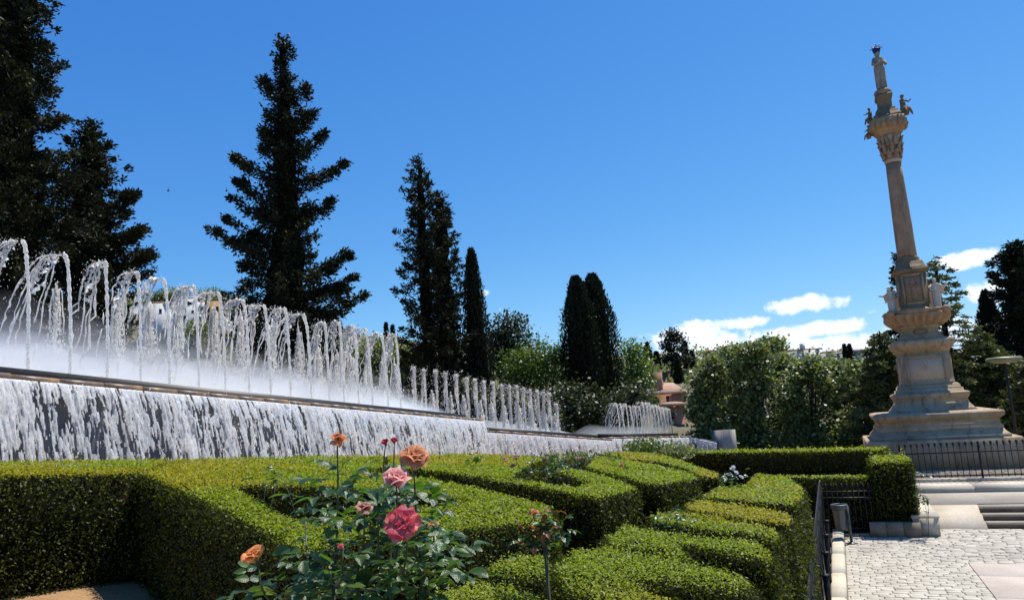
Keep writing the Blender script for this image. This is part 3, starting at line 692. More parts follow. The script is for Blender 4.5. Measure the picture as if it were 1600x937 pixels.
# ------------------------------------------------------------------ water jets
def jet(label, base, H, lean, group, kind=0, seed=0, scale=1.0, nstr=7, spanf=.10, films=2):
    """a rising rope of water that breaks over and falls back into the basin"""
    r_ = np.random.default_rng(seed + 100); root = empty('water_jet', base, label, 'water jet', group)
    base = np.asarray(base, float); lean = np.asarray([lean[0], lean[1], 0.0])
    span = spanf * H * r_.uniform(.6, 1.5); nstr = max(3, nstr + int(r_.integers(-2, 3)))
    def path(u, sp): return base + lean * sp * (u ** 1.6) + np.array([0, 0, H * (1 - (1 - min(u * 1.0, 2)) ** 2)])
    n = 64; pts, rad = [], []
    def wob(m, amp, k): return np.column_stack([amp * fbm(np.column_stack([np.linspace(0, k, m), np.full(m, 3.3 * c + seed * .77)]), 1.0, 2, seed + c) for c in range(3)])
    wv = wob(n, .03 * scale, 5)
    for i in range(n):
        u = i / (n - 1); pts.append(path(u * .99, span * .5) + wv[i] * u)
        rad.append((.029 + .016 * u ** 2) * scale * r_.uniform(.62, 1.30))
    MB().tube(pts, rad, 7).build('stem', M['jet'], root, True)
    mb = MB()
    for k in range(nstr):
        sp = span * r_.uniform(.6, 1.5); side = np.cross(lean, [0, 0, 1]) * span * r_.normal() * .30; m = 40; wv = wob(m, .10 * scale, 6 + k); uu_ = np.linspace(.93, 1.98 - .5 * r_.random() ** 2, m); seg = []
        gap = fbm(np.column_stack([np.linspace(0, 9, m), np.full(m, k * 2.1)]), 1.0, 2, seed + k * 7)
        for i in range(m):
            g = uu_[i] - .93
            seg.append(path(uu_[i], sp) + side * g ** 1.2 + wv[i] * (.2 + 1.2 * g))
            if gap[i] > .42 + .3 * (1 - g) and len(seg) > 3: mb.tube(seg, [scale * r_.uniform(.008, .021) * (1 if 0 < j < len(seg) - 1 else .3) for j in range(len(seg))], 5); seg = []
        if len(seg) > 3: mb.tube(seg, [scale * r_.uniform(.008, .021) * (1 if 0 < j < len(seg) - 1 else .3) for j in range(len(seg))], 5)
    # thin films of water stretched between neighbouring strands
    for k in range(films):
        m = 26; uu_ = np.linspace(.95, 1.55, m); wa = wob(m, .10 * scale, 5 + k); wb = wob(m, .10 * scale, 7 + k); Rg = []; spa, spb = span * r_.uniform(.7, .9), span * r_.uniform(1.0, 1.25)
        for i in range(m):
            a_ = path(uu_[i], spa) + wa[i]; b_ = path(uu_[i], spb) + wb[i]; Rg.append([a_ + (b_ - a_) * q + .02 * scale * r_.normal(size=3) for q in np.linspace(0, 1, 5)])
        nr = 5; V_ = [p for r in Rg for p in r]; Fs_ = [(i * nr + q, i * nr + q + 1, (i + 1) * nr + q + 1, (i + 1) * nr + q) for i in range(m - 1) for q in range(nr - 1) if r_.random() < .32]
        mb.add(V_, Fs_)
    if mb.v: tag(mb.build('falling_strands', M['jet'], root, True), kind='stuff')
    # crown lump and droplets
    m2 = 260
    u = r_.uniform(.85, 1.9, m2); C = np.array([path(x, span * r_.uniform(.6, 1.7)) for x in u]) + .035 * scale * r_.normal(size=(m2, 3)) * (1 + 1.8 * (u - .8))[:, None]
    drops('droplets', C, .0062 * scale, root, 'foam', 2.0)
    return root
def foamjet(label, base, H, wid, group, seed=0):
    """a low bubbling head of aerated water"""
    r_ = np.random.default_rng(seed + 900); root = empty('foam_jet', base, label, 'water jet', group); base = np.asarray(base, float)
    n = 800; s = r_.random(n) ** .8; a = r_.random(n) * 6.283; rr = wid * (.25 + .85 * (1 - s) ** .6) * np.abs(r_.normal(.75, .3, n)) * np.sqrt(np.clip(1.05 - s ** 3, 0, 1)); lx = .25 * wid * math.sin(seed * 2.3)
    C = np.column_stack([base[0] + lx * s + np.cos(a) * rr, base[1] + np.sin(a) * rr, base[2] + H * s * (1 + .03 * r_.normal(size=n))])
    tag(drops('plume', C, .0105 * (base[1] / 14) ** .6, root, 'foam', 2.4), kind='stuff')
    m_ = MB()
    for k in range(5):
        a0_ = r_.random() * 6.283; m = 14; pp = [base + np.array([math.cos(a0_) * wid * .8 * q ** 1.5, math.sin(a0_) * wid * .8 * q ** 1.5, H * (1 - (1 - 1.7 * q) ** 2) * .97]) + .012 * r_.normal(size=3) for q in np.linspace(.12, .98, m)]
        m_.tube(pp, [.012 * r_.uniform(.6, 1.5) for _ in pp], 5)
    tag(m_.build('strands', M['jet'], root, True), kind='stuff')
    return root
ORD = ['first', 'second', 'third', 'fourth', 'fifth', 'sixth', 'seventh', 'eighth', 'ninth', 'tenth', 'eleventh', 'twelfth', 'thirteenth', 'fourteenth',
       'fifteenth', 'sixteenth', 'seventeenth', 'eighteenth', 'nineteenth', 'twentieth', 'twenty-first', 'twenty-second', 'twenty-third', 'twenty-fourth']
def on_line(T, px, off):
    """point of the tier at image column px, 'off' metres behind the rim"""
    best = None
    for t in np.linspace(0, T['L'], 800):
        p = T['P'](t, -off, .04); q = proj(p)
        if best is None or abs(q[0] - px) < best[0]: best = (abs(q[0] - px), p)
    return np.array(best[1])
row1 = [(41, 376), (108, 397), (166, 409), (219, 424), (265, 436), (310, 446), (352, 457), (389, 468), (422, 476), (454, 482), (486, 490), (514, 504), (537, 504), (560, 509), (582, 514), (606, 521), (626, 522)]
for k, (x, y) in enumerate(row1):
    b = on_line(t1, x + 1, .95); z = zat(b[0], b[1], y)
    jet(f'tall arching water jet, {ORD[k]} from the left in the nearest basin', b, z - b[2], -t1['fr'] * .9 - t1['d'] * .45, 'tall jets of the nearest basin', seed=k, scale=1.0 * (b[1] / 13) ** .35)
row1b = [(84, 446), (180, 462), (236, 470), (277, 474), (335, 482), (380, 490), (425, 505), (470, 515), (500, 540), (527, 552), (552, 556), (576, 558), (600, 562), (622, 566)]
for k, (x, y) in enumerate(row1b):
    b = on_line(t1, x, 2.4); z = zat(b[0], b[1], y)
    foamjet(f'short foamy jet, {ORD[k]} from the left behind the tall arching jets', b, max(.4, z - b[2]), .20 * (b[1] / 14) ** .3, 'short foamy jets of the nearest basin', seed=k)
row2 = [(652, 574), (668, 578), (686, 580), (701, 583), (718, 586), (735, 591), (748, 594), (762, 596), (776, 598), (789, 602), (801, 604), (813, 604), (823, 608), (834, 610), (845, 611), (854, 613), (863, 616), (874, 632)]
for k, (x, y) in enumerate(row2):
    b = on_line(t2, max(x, 702) if x > 702 else 702, 1.2)
    if x < 702: b = b + (at(x, 600, b[1]) - at(702, 600, b[1])) * np.array([1, 0, 0])
    z = zat(b[0], b[1], y)
    jet(f'narrow foaming jet, {ORD[k]} from the left in the middle basin', b, z - b[2], -t2['fr'] * .35, 'jets of the middle basin', seed=40 + k, scale=1.45, nstr=5, spanf=.06, films=1)
for k, (x, y) in enumerate([(678, 612), (705, 618), (728, 620), (752, 628), (770, 630), (790, 632), (812, 634), (832, 638), (852, 642), (868, 648)]):
    b = on_line(t2, max(x, 705), 2.2); b = b + (at(x, 600, b[1]) - at(proj(b)[0], 600, b[1])) * np.array([1, 0, 0]); z = zat(b[0], b[1], y)
    foamjet(f'low foam plume, {ORD[k]} from the left among the middle jets', b, max(.4, z - b[2]), .22, 'low plumes of the middle basin', seed=30 + k)
xs3 = np.concatenate([np.linspace(970, 1005, 6), np.linspace(1011, 1068, 12), [1076]])
for k, x in enumerate(xs3):
    y = np.interp(x, [970, 1003, 1006, 1012, 1068, 1076], [630, 634, 637, 628, 643, 650]) + random.uniform(-1.5, 1.5)
    b = on_line(t3, x, 1.2); z = zat(b[0], b[1], y)
    jet(f'thin curved jet, {ORD[k]} from the left in the farthest basin', b, z - b[2], -t3['d'] * .9 - t3['fr'] * .3, 'jets of the farthest basin', seed=80 + k, scale=1.0, nstr=3, spanf=.16, films=0)
# drifting spray above each basin: closed bodies of thin mist, thinning upwards
def mist(label, T, t0, t1_, hfun, off0, off1, mat, seed):
    Rg = []; n = 46
    for i in range(n):
        t = t0 + (t1_ - t0) * i / (n - 1); h = hfun(i / (n - 1)) * (1 + .07 * math.sin(i * 1.7 + seed) + .06 * math.sin(i * .61 + seed * 2)); w = off1 - off0; ring = []
        for (f, g) in ((0, .03), (.06, .35), (.22, .62), (.40, .86), (.52, 1.0), (.66, .82), (.85, .5), (1, .03)):
            ring.append(T['P'](t, -(off0 + w * f), .05 + h * g))
        Rg.append(ring)
    o = MB().rings(Rg).build('water_mist', mat, None, True); tag(o, label, 'mist', kind='stuff'); return o
M['mist2'] = mistmat('mist_thin', .26)
M['mist3'] = mistmat('mist_mid', 1.1)
L1 = t1['L']
prof = lambda s: float(np.interp(s, [0, .03, .15, .6, .80, .97, 1], [.9, 1.0, 1.05, 1.0, .85, .5, .1]))
for k, (lab, hh, dn, o0) in enumerate((('dense white spray lying low over the nearest basin', .58, 1.9, .78), ('white spray just above the low dense spray', .90, .95, .75), ('pale spray drifting among the stems of the tall jets', 1.2, .42, .72),
                                       ('thin spray halfway up the tall jets', 1.5, .18, .69), ('faintest spray near the tops of the tall jets', 1.85, .08, .66))):
    mist(lab, t1, .0, L1 - .5, lambda s, hh=hh: hh * prof(s), o0, 3.6 + .05 * k, mistmat('mist_layer', dn), 1 + k)
mist('thin spray over the middle basin', t2, .2, t2['L'] - .8, lambda s: .75 * float(np.interp(s, [0, .6, 1], [1, .8, .4])), .8, 3.6, M['mist3'], 4)
mist('thin spray over the farthest basin', t3, .3, t3['L'] - .2, lambda s: .75 * float(np.interp(s, [0, .06, .9, 1], [.3, .9, .8, .2])), .7, 3.4, M['mist2'], 5)
# loose droplets over the nearest basin
n = 5200; tt = rng.random(n) ** .8 * (L1 - 1); hh = np.abs(rng.normal(size=n)) * .48 + .25; oo = rng.uniform(.9, 3.4, n)
C = np.array([t1['P'](a_, -b_, c_) for a_, b_, c_ in zip(tt, oo, hh)])
tag(drops('spray_droplets', C, .0048 * (C[:, 1] / 14) ** .8, None, 'foam', 1.6), 'loose droplets flying over the nearest basin', 'spray', kind='stuff')

# ------------------------------------------------------------------ monument
M['mon'] = stone('monument_stone', (.37, .265, .15), (.53, .405, .26), 1.1, .85, .35, 18, stain=(.17, .13, .095))
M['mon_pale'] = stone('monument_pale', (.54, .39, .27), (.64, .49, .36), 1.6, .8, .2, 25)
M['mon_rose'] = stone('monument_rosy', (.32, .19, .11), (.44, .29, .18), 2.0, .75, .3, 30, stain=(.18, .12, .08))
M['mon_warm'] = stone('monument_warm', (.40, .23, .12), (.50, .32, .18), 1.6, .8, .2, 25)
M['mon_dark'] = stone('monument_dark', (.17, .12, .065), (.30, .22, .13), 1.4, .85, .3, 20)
M['white_stone'] = stone('white_statue', (.55, .45, .34), (.66, .57, .46), 4, .75, .2, 40)
M['statue'] = stone('statue_stone', (.30, .25, .18), (.42, .36, .27), 3, .85, .3, 25, stain=(.16, .14, .11))
M['crown'] = plain('crown_metal', (.02, .02, .07), .4, .6, .5, c2=(.04, .035, .11), scale=20)
mc = at(1463, 705, 31.5); MX, MY = mc[0], mc[1]; SPX = 31.5 / 1155 * 1.0
def mz(py): return zat(MX, MY, py)
zb_ = .68
mon = empty('column_monument', (MX, MY, zb_), 'tall stone column monument with pedestal, carved figures and crowned statue', 'monument')
RZ = -GA
def sq(prof, name, mat):          # square stage from (half width px, image row)
    m_ = MB(); m_.square_lathe((MX, MY, 0), [(w * SPX, mz(y)) for w, y in prof], RZ); return m_.build(name, mat, mon)
_z = {}
m_ = MB(); m_.square_lathe((MX, MY, 0), [(97, 0)] and [(97 * SPX, zb_ - .05), (97 * SPX, mz(682)), (96 * SPX, mz(680.5)), (80 * SPX, mz(680.4))], RZ); m_.build('plinth', M['mon'], mon)
sq([(86, 681), (86, 677), (83, 674), (81, 672), (79, 668)], 'plinth_moulding', M['mon'])
sq([(79, 668.2), (79, 664), (76, 660), (77, 654), (82, 650), (83, 646), (82, 643), (74, 641.5), (58, 641)], 'lower_base', M['mon'])
sq([(56, 641.5), (52, 637), (47, 630), (46, 624), (49, 619), (50, 615), (48, 613.5), (43, 612), (43, 608), (40, 606.5), (40, 603), (37, 600)], 'upper_base', M['mon'])
sq([(36, 601), (35, 598), (33.5, 590), (33, 560), (33.5, 552)], 'die', M['mon'])
sq([(33.6, 552.5), (35, 549), (39, 545), (42, 540), (42.5, 534), (40, 532), (32, 530.5)], 'cornice', M['mon'])
sq([(31, 531), (29, 527), (25, 522), (24, 517), (27, 514), (31, 511)], 'neck', M['mon'])
# oval boss and inscription panels on the die
cs, sn = math.cos(RZ), math.sin(RZ)
def loc(x, y, z): return (MX + x * cs - y * sn, MY + x * sn + y * cs, z)
def panel(name, hw, y0, y1, face, half, mat, frame_w=.10, parent=mon):
    """raised frame with a recessed slab, on face 0 front, 1 left, 2 right"""
    z0, z1 = mz(y1), mz(y0); rot = {0: 0, 1: -math.pi / 2, 2: math.pi / 2}[face]
    def q(x, d, z):
        xx, yy = x, -half - d
        return loc(xx * math.cos(rot) - yy * math.sin(rot), xx * math.sin(rot) + yy * math.cos(rot), z)
    m_ = MB(); m_.rings([[q(-hw, 0.012, z0), q(hw, 0.012, z0), q(hw, 0.012, z1), q(-hw, .012, z1)], [q(-hw, -.05, z0), q(hw, -.05, z0), q(hw, -.05, z1), q(-hw, -.05, z1)]])
    pn = m_.build(name, mat, parent)
    f = MB()
    for (xa, xb, za_, zb2) in ((-hw - frame_w, -hw, z0 - frame_w, z1 + frame_w), (hw, hw + frame_w, z0 - frame_w, z1 + frame_w), (-hw, hw, z1, z1 + frame_w), (-hw, hw, z0 - frame_w, z0)):
        f.add([q(xa, -.03, za_), q(xb, -.03, za_), q(xb, -.03, zb2), q(xa, -.03, zb2), q(xa, .045, za_), q(xb, .045, za_), q(xb, .045, zb2), q(xa, .045, zb2)],
              [(4, 5, 6, 7), (0, 1, 5, 4), (1, 2, 6, 5), (2, 3, 7, 6), (3, 0, 4, 7)])
    f.build('panel_frame', M['mon'], pn); return pn, q
hd = 33.2 * SPX
pn, q_ = panel('inscription_panel', 23.5 * SPX, 560, 597, 0, hd + .01, M['mon_pale'])
panel('inscription_panel', 23.5 * SPX, 560, 597, 1, hd + .01, M['mon_pale']); panel('inscription_panel', 23.5 * SPX, 560, 597, 2, hd + .01, M['mon_pale'])
m_ = MB(); m_.lathe((0, 0, 0), [(.01, -.05), (.20, -.05), (.22, .02), (.12, .07), (.01, .08)], 16)
m_.v = [loc(x * 1.3, -24.6 * SPX - z, mz(520) + y * .75) for x, y, z in m_.v]; m_.build('oval_boss', M['mon_dark'], mon)
# fluted bowl
m_ = MB(); Rg = []; seg = 156
zs0, zs1 = mz(513), mz(492)
for s in np.linspace(0, 1, 10):
    r = (30 + 16.5 * math.sin(s * math.pi / 2) ** .8) * SPX; z = zs0 + (zs1 - zs0) * s
    ring = []
    for i in range(seg):
        a = 2 * math.pi * i / seg; k = max(abs(math.cos(a)), abs(math.sin(a))); sqf = .35 + .65 / k * .92
        fl = 1 + .11 * math.cos(a * 26) * math.sin(s * math.pi * .95)
        ring.append(loc(math.cos(a) * r * sqf * fl, math.sin(a) * r * sqf * fl, z))
    Rg.append(ring)
m_.rings(Rg); m_.build('fluted_bowl', M['mon_warm'], mon)
# rosy rocky ledge with scrolls on top of the bowl
m_ = MB(); Rg = []
for s, rr in ((0, 44), (.3, 46.5), (.7, 45), (1, 36)):
    z = zs1 + (mz(484) - zs1) * s
    Rg.append([loc(math.cos(2 * math.pi * i / 40) * rr * SPX * (1 + .05 * random.uniform(-1, 1)), math.sin(2 * math.pi * i / 40) * rr * SPX * (1 + .05 * random.uniform(-1, 1)), z + .03 * random.uniform(-1, 1)) for i in range(40)])
m_.rings(Rg); m_.build('rocky_ledge', M['mon_warm'], mon)
for sx in (-1, 1):
    for sy in (-1, 1):
        m_ = MB(); m_.lathe(loc(sx * 38 * SPX, sy * 38 * SPX, mz(490)), [(.02, -.16), (.13, -.12), (.17, 0), (.12, .12), (.02, .16)], 12); m_.build('corner_scroll', M['mon_warm'], mon, True)
# upper die with relief panel
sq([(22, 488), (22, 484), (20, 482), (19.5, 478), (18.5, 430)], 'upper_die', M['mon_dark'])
pn, q_ = panel('relief_panel', 12.2 * SPX, 433, 474, 0, 19.2 * SPX, M['mon_rose'], .09)
panel('relief_panel', 12.2 * SPX, 433, 474, 1, 19.2 * SPX, M['mon_rose'], .09); panel('relief_panel', 12.2 * SPX, 433, 474, 2, 19.2 * SPX, M['mon_rose'], .09)
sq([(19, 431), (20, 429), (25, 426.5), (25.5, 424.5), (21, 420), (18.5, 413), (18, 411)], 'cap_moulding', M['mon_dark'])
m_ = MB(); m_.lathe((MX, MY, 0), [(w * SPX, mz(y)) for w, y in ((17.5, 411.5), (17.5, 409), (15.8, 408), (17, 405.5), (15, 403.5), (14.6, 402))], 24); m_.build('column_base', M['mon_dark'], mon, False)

m_ = MB(); m_.lathe((MX, MY, 0), [(w * SPX, mz(y)) for w, y in ((14.0, 402.5), (13.8, 395), (13.6, 360), (12.8, 320), (11.9, 280), (11.3, 255))], 32); m_.build('column_shaft', M['mon_rose'], mon, True)
m_ = MB(); m_.lathe((MX, MY, 0), [(w * SPX, mz(y)) for w, y in ((12.4, 255.2), (12.8, 252.5), (11.6, 250.5), (11.8, 249))], 24); m_.build('astragal', M['mon_pale'], mon, False)
# leafy capital: bell with rows of curled leaves
m_ = MB(); m_.lathe((MX, MY, 0), [(w * SPX, mz(y)) for w, y in ((11.4, 249.5), (12.5, 240), (14, 228), (17, 218), (17.5, 214))], 24)
cap = m_.build('capital', M['mon'], mon, True)
for row, (n_, y0, y1, r0) in enumerate(((8, 249, 236, 12.2), (8, 242, 225, 13.2), (8, 231, 216, 15.0))):
    for i in range(n_):
        a = 2 * math.pi * (i + .5 * row) / n_; m_ = MB(); Rg = []
        for s in np.linspace(0, 1, 6):
            r = (r0 + 1.2 + 4.2 * s ** 2) * SPX; z = mz(y0) + (mz(y1) - mz(y0)) * (s - .12 * (s > .85)); w = .14 * (1 - .55 * s)
            ca, sa = math.cos(a), math.sin(a); Rg.append([(MX + ca * r - sa * w, MY + sa * r + ca * w, z), (MX + ca * (r + .05), MY + sa * (r + .05), z), (MX + ca * r + sa * w, MY + sa * r - ca * w, z), (MX + ca * (r - .08), MY + sa * (r - .08), z)])
        m_.rings(Rg); m_.build('acanthus_leaf', M['mon_rose'], cap)
# carved platform on the capital
m_ = MB(); Rg = []
for s, w, y in ((0, 17.5, 214.5), (1, 19, 211), (2, 24, 206), (3, 27.5, 199), (4, 28.5, 192), (5, 27, 188.5), (6, 22, 187)):
    r = w * SPX; z = mz(y)
    Rg.append([loc(math.cos(2 * math.pi * i / 48) * r * (.5 + .5 / max(abs(math.cos(2 * math.pi * i / 48)), abs(math.sin(2 * math.pi * i / 48)))) * .93 * (1 + .07 * math.sin(i * 2.6 + s * 1.9)),
                   math.sin(2 * math.pi * i / 48) * r * (.5 + .5 / max(abs(math.cos(2 * math.pi * i / 48)), abs(math.sin(2 * math.pi * i / 48)))) * .93 * (1 + .07 * math.sin(i * 2.6 + s * 1.9)), z) for i in range(48)])
m_.rings(Rg); cp = m_.build('carved_platform', M['mon_warm'], mon)
for i in range(20):
    a = 2 * math.pi * i / 20; kq = .93 * (.5 + .5 / max(abs(math.cos(a)), abs(math.sin(a)))); rr = (26.5 if i % 2 else 25.5) * SPX * kq; zc0 = mz(199 if i % 2 else 201)
    c3 = loc(math.cos(a) * rr, math.sin(a) * rr, zc0); m_ = MB(); sz = .16 if i % 2 else .20
    if i % 2: m_.lathe(c3, [(.02, -.20), (.10, -.15), (sz, -.02), (.11, .10), (.12, .16), (.03, .24)], 9)            # winged cherub heads and drops of fruit
    else:
        m_.lathe((c3[0], c3[1], c3[2] + .04), [(.02, -.14), (.11, -.08), (.13, .02), (.09, .12), (.02, .16)], 9)
        for s2 in (-1, 1): m_.tube([c3, (c3[0] - s2 * math.sin(a + RZ) * .16, c3[1] + s2 * math.cos(a + RZ) * .16, c3[2] + .02), (c3[0] - s2 * math.sin(a + RZ) * .27, c3[1] + s2 * math.cos(a + RZ) * .27, c3[2] + .12)], [.07, .06, .02], 6)
    m_.build('carved_boss', M['mon_rose'] if i % 2 else M['mon'], cp, True)
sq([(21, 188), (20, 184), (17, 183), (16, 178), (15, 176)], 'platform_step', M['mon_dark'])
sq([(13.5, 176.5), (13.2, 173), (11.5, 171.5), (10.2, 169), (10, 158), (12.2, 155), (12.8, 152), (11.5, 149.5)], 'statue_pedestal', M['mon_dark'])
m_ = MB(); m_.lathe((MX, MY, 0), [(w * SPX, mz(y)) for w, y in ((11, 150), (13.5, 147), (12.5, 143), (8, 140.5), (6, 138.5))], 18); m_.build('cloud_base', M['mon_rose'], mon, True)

def figure(name, origin, H, yaw, mat, parent, arm=0, wings=False, seated=False, seed=0):
    """draped stone figure as one continuous body: feet at origin, facing yaw"""
    r_ = random.Random(seed); m_ = MB(); cy, sy = math.cos(yaw), math.sin(yaw)
    def T(p): x, y, z = p; return (origin[0] + (x * cy - y * sy) * H, origin[1] + (x * sy + y * cy) * H, origin[2] + z * H)
    if seated: prof = [(.17, .12, 0, 0), (.18, .16, .10, -.02), (.19, .20, .24, -.04), (.17, .19, .34, -.02), (.13, .10, .44, .04), (.12, .09, .56, .05), (.14, .09, .68, .05), (.12, .08, .74, .05), (.045, .045, .78, .05), (.045, .045, .81, .045), (.07, .08, .85, .04), (.078, .09, .90, .03), (.07, .085, .95, .03), (.03, .04, .99, .03)]
    else: prof = [(.105, .09, 0, 0), (.125, .105, .05, 0), (.12, .10, .25, 0), (.122, .10, .42, -.005), (.13, .10, .52, 0), (.105, .08, .62, .01), (.12, .085, .72, .01), (.135, .08, .79, .01), (.11, .07, .825, .01), (.042, .042, .845, .005), (.042, .045, .865, 0), (.056, .068, .895, -.005), (.062, .075, .93, -.005), (.055, .066, .97, 0), (.02, .03, .998, 0)]
    Rg = []
    for rx, ry, z, dy in prof:
        Rg.append([T((math.cos(2 * math.pi * i / 20) * rx * (1 + (.07 * math.sin(i * 3.1 + z * 7 + seed) if z < .6 else 0)), dy + math.sin(2 * math.pi * i / 20) * ry * (1 + (.07 * math.sin(i * 3.1 + z * 7 + seed) if z < .6 else 0)), z)) for i in range(20)])
    m_.rings(Rg)
    sh = .74 if not seated else .68
    def limb(pts, rad): m_.tube([T(p) for p in pts], [x * H for x in rad], 8)
    if arm == 0:      # hands joined at the breast
        for s in (-1, 1): limb([(s * .11, 0, sh + .03), (s * .155, -.04, sh - .10), (s * .10, -.12, sh - .13), (s * .015, -.15, sh - .06)], [.04, .042, .036, .022])
    elif arm == 1:    # one arm stretched out to the side
        limb([(-.11, 0, sh + .03), (-.22, -.03, sh - .04), (-.33, -.06, sh - .02), (-.38, -.07, sh)], [.04, .036, .03, .018])
        limb([(.11, 0, sh + .03), (.16, -.05, sh - .11), (.10, -.14, sh - .14), (.03, -.16, sh - .12)], [.04, .04, .034, .022])
    else:
        limb([(.11, 0, sh + .03), (.23, -.04, sh - .05), (.31, -.10, sh + .02), (.34, -.11, sh + .06)], [.04, .036, .03, .018])
        limb([(-.11, 0, sh + .03), (-.16, -.05, sh - .11), (-.10, -.14, sh - .14), (-.03, -.16, sh - .12)], [.04, .04, .034, .022])
    if seated:
        for s in (-1, 1): limb([(s * .08, -.05, .22), (s * .12, -.22, .24), (s * .13, -.26, .05), (s * .14, -.30, -.08)], [.075, .065, .05, .03])
    m_.tube([T((0, -.075, .93 if not seated else .90)), T((0, -.10, .915 if not seated else .885))], [.016 * H, .010 * H], 5)      # nose
    fig = m_.build(name, mat, parent, True)
    if wings:
        for s in (-1, 1):
            w = MB(); w.rings([[T((s * .05, .08, .70)), T((s * .06, .11, .70)), T((s * .06, .11, .60)), T((s * .05, .08, .60))], [T((s * .22, .12, .82)), T((s * .22, .14, .82)), T((s * .20, .14, .58)), T((s * .20, .12, .58))], [T((s * .34, .14, .70)), T((s * .34, .15, .70)), T((s * .28, .15, .45)), T((s * .28, .14, .45))]]); w.build('wing', mat, fig)
    return fig
yawc = math.atan2(-MY, -MX) + math.pi / 2        # facing the viewer
H_ = mz(80) - mz(140)
saint = figure('crowning_statue', (MX, MY, mz(140)), H_, yawc + .5, M['statue'], mon, 0, False, False, 3)
# halo crown of spokes
zc = mz(80)
m_ = MB(); m_.lathe((MX, MY, zc - .02), [(.12, -.10), (.15, -.02), (.18, .10), (.16, .12), (.12, .03), (.09, -.06)], 16); cr = m_.build('crown', M['crown'], saint)
for k in range(9):
    a = math.pi * (k - 4) / 9.0 * .95; vx = np.array([math.cos(yawc), math.sin(yawc), 0]); p0 = np.array([MX, MY, zc + .06]); dv_ = vx * math.sin(a) + np.array([0, 0, math.cos(a)])
    MB().tube([p0 + dv_ * .06, p0 + dv_ * (.17 if k % 2 else .22)], [.02, .014], 5).lathe(p0 + dv_ * (.19 if k % 2 else .25), [(.004, -.035), (.03, 0), (.004, .035)], 6).build('crown_ray', M['crown'], saint)
# putti at the corners of the platform
vr = np.array([math.cos(yawc), math.sin(yawc)])      # image right at the monument
for k, (dx, y0, y1, arm, yw) in enumerate(((-24, 187, 166, 1, -.7), (27, 186, 158, 2, .7), (-9, 190, 172, 2, 2.6), (10, 190, 170, 1, -2.6))):
    bk = 0 if k < 2 else 14 * SPX
    o3 = (MX + vr[0] * dx * SPX - vr[1] * bk, MY + vr[1] * dx * SPX + vr[0] * bk, mz(y0))
    figure('cherub', o3, (mz(y1) - mz(y0)) * 1.15, yawc + yw, M['mon_dark'], mon, arm, False, True, 20 + k)
# hanging cherub on the left flank of the platform
figure('cherub', (MX - vr[0] * 29 * SPX, MY - vr[1] * 29 * SPX, mz(210)), .62, yawc - .9, M['mon_dark'], mon, 1, False, True, 31)
# white figures around the upper die
for k, (dx, dy_, y0, y1, arm, yw, wg) in enumerate(((-31, -16, 492, 452, 1, -.5, True), (31, -14, 488, 447, 2, .35, True), (-26, 28, 488, 452, 2, 2.6, False), (26, 28, 488, 452, 1, -2.6, False))):
    bk = dy_ * SPX
    o3 = (MX + vr[0] * dx * SPX - vr[1] * bk, MY + vr[1] * dx * SPX + vr[0] * bk, mz(y0) + .02)
    figure('angel_figure', o3, (mz(y1) - mz(y0)) * 1.15, yawc + yw, M['white_stone'], mon, arm, wg, False, 40 + k)
# relief figure on the front panel
zz = mz(473); o3 = loc(0, -19.4 * SPX - .02, zz + .1)
f_ = figure('relief_figure', o3, (mz(437) - zz) * .92, yawc + (RZ - yawc), M['mon_rose'], mon, 0, False, False, 51)
# small carved flower on the inscription panel
m_ = MB(); c0_ = loc(-.05, -hd - .03, mz(573))
for k in range(5):
    a = 2 * math.pi * k / 5; m_.lathe((c0_[0] + .10 * math.cos(a) * cs, c0_[1] + .10 * math.cos(a) * sn, c0_[2] + .12 * math.sin(a)), [(.005, -.07), (.06, 0), (.005, .08)], 8)
m_.build('carved_emblem', M['mon_pale'], mon, True)

# ------------------------------------------------------------------ iron railings
def picket_mesh(h, w=.02, spear=True, collar=.0):
    m_ = MB(); m_.box((0, 0, (h - .12) / 2), (w, w, h - .12))
    if spear:
        m_.square_lathe((0, 0, 0), [(w * .8, h - .12), (w * 1.6, h - .075), (w * .15, h)], .785)
        m_.square_lathe((0, 0, 0), [(w * .9, h - .165), (w * 1.25, h - .145), (w * .9, h - .125)])
    me = m_.mesh('picket'); me.materials.append(M['iron']); return me
def railing(name, label, A, B, h, spacing, rails, post_every=2.0, post_h=None, w=.02, za=0, zb=0, finials=False):
    A = np.asarray(A, float)[:2]; B = np.asarray(B, float)[:2]; L = np.linalg.norm(B - A); d = (B - A) / L; rz = math.atan2(d[1], d[0])
    root = empty(name, (A[0], A[1], za), label, 'railing'); pm_ = picket_mesh(h, w)
    n = int(L / spacing)
    for k in range(n + 1):
        p = A + d * (k * spacing); o = bpy.data.objects.new('picket', pm_); COL.objects.link(o); o.parent = root
        o.location = (p[0] - A[0], p[1] - A[1], (zb - za) * k * spacing / L + .03); o.rotation_euler = (0, 0, rz)
    for rh in rails:
        MB().add([], []).tube([(A[0], A[1], za + rh), (B[0], B[1], zb + rh)], [w * 1.1, w * 1.1], 4).build('rail', M['iron'], root)
    m_ = MB(); ph_ = post_h or h + .05
    m_.box((0, 0, ph_ / 2), (.055, .055, ph_)); m_.square_lathe((0, 0, 0), [(.045, ph_), (.05, ph_ + .02), (.01, ph_ + .09)]); pme = m_.mesh('post'); pme.materials.append(M['iron'])
    k = 0
    while k * post_every <= L + .01:
        p = A + d * (k * post_every); o = bpy.data.objects.new('post', pme); COL.objects.link(o); o.parent = root; o.location = (p[0] - A[0], p[1] - A[1], (zb - za) * k * post_every / L - .02); o.rotation_euler = (0, 0, rz); k += 1
    return root
fa = FA - FD * 3.0
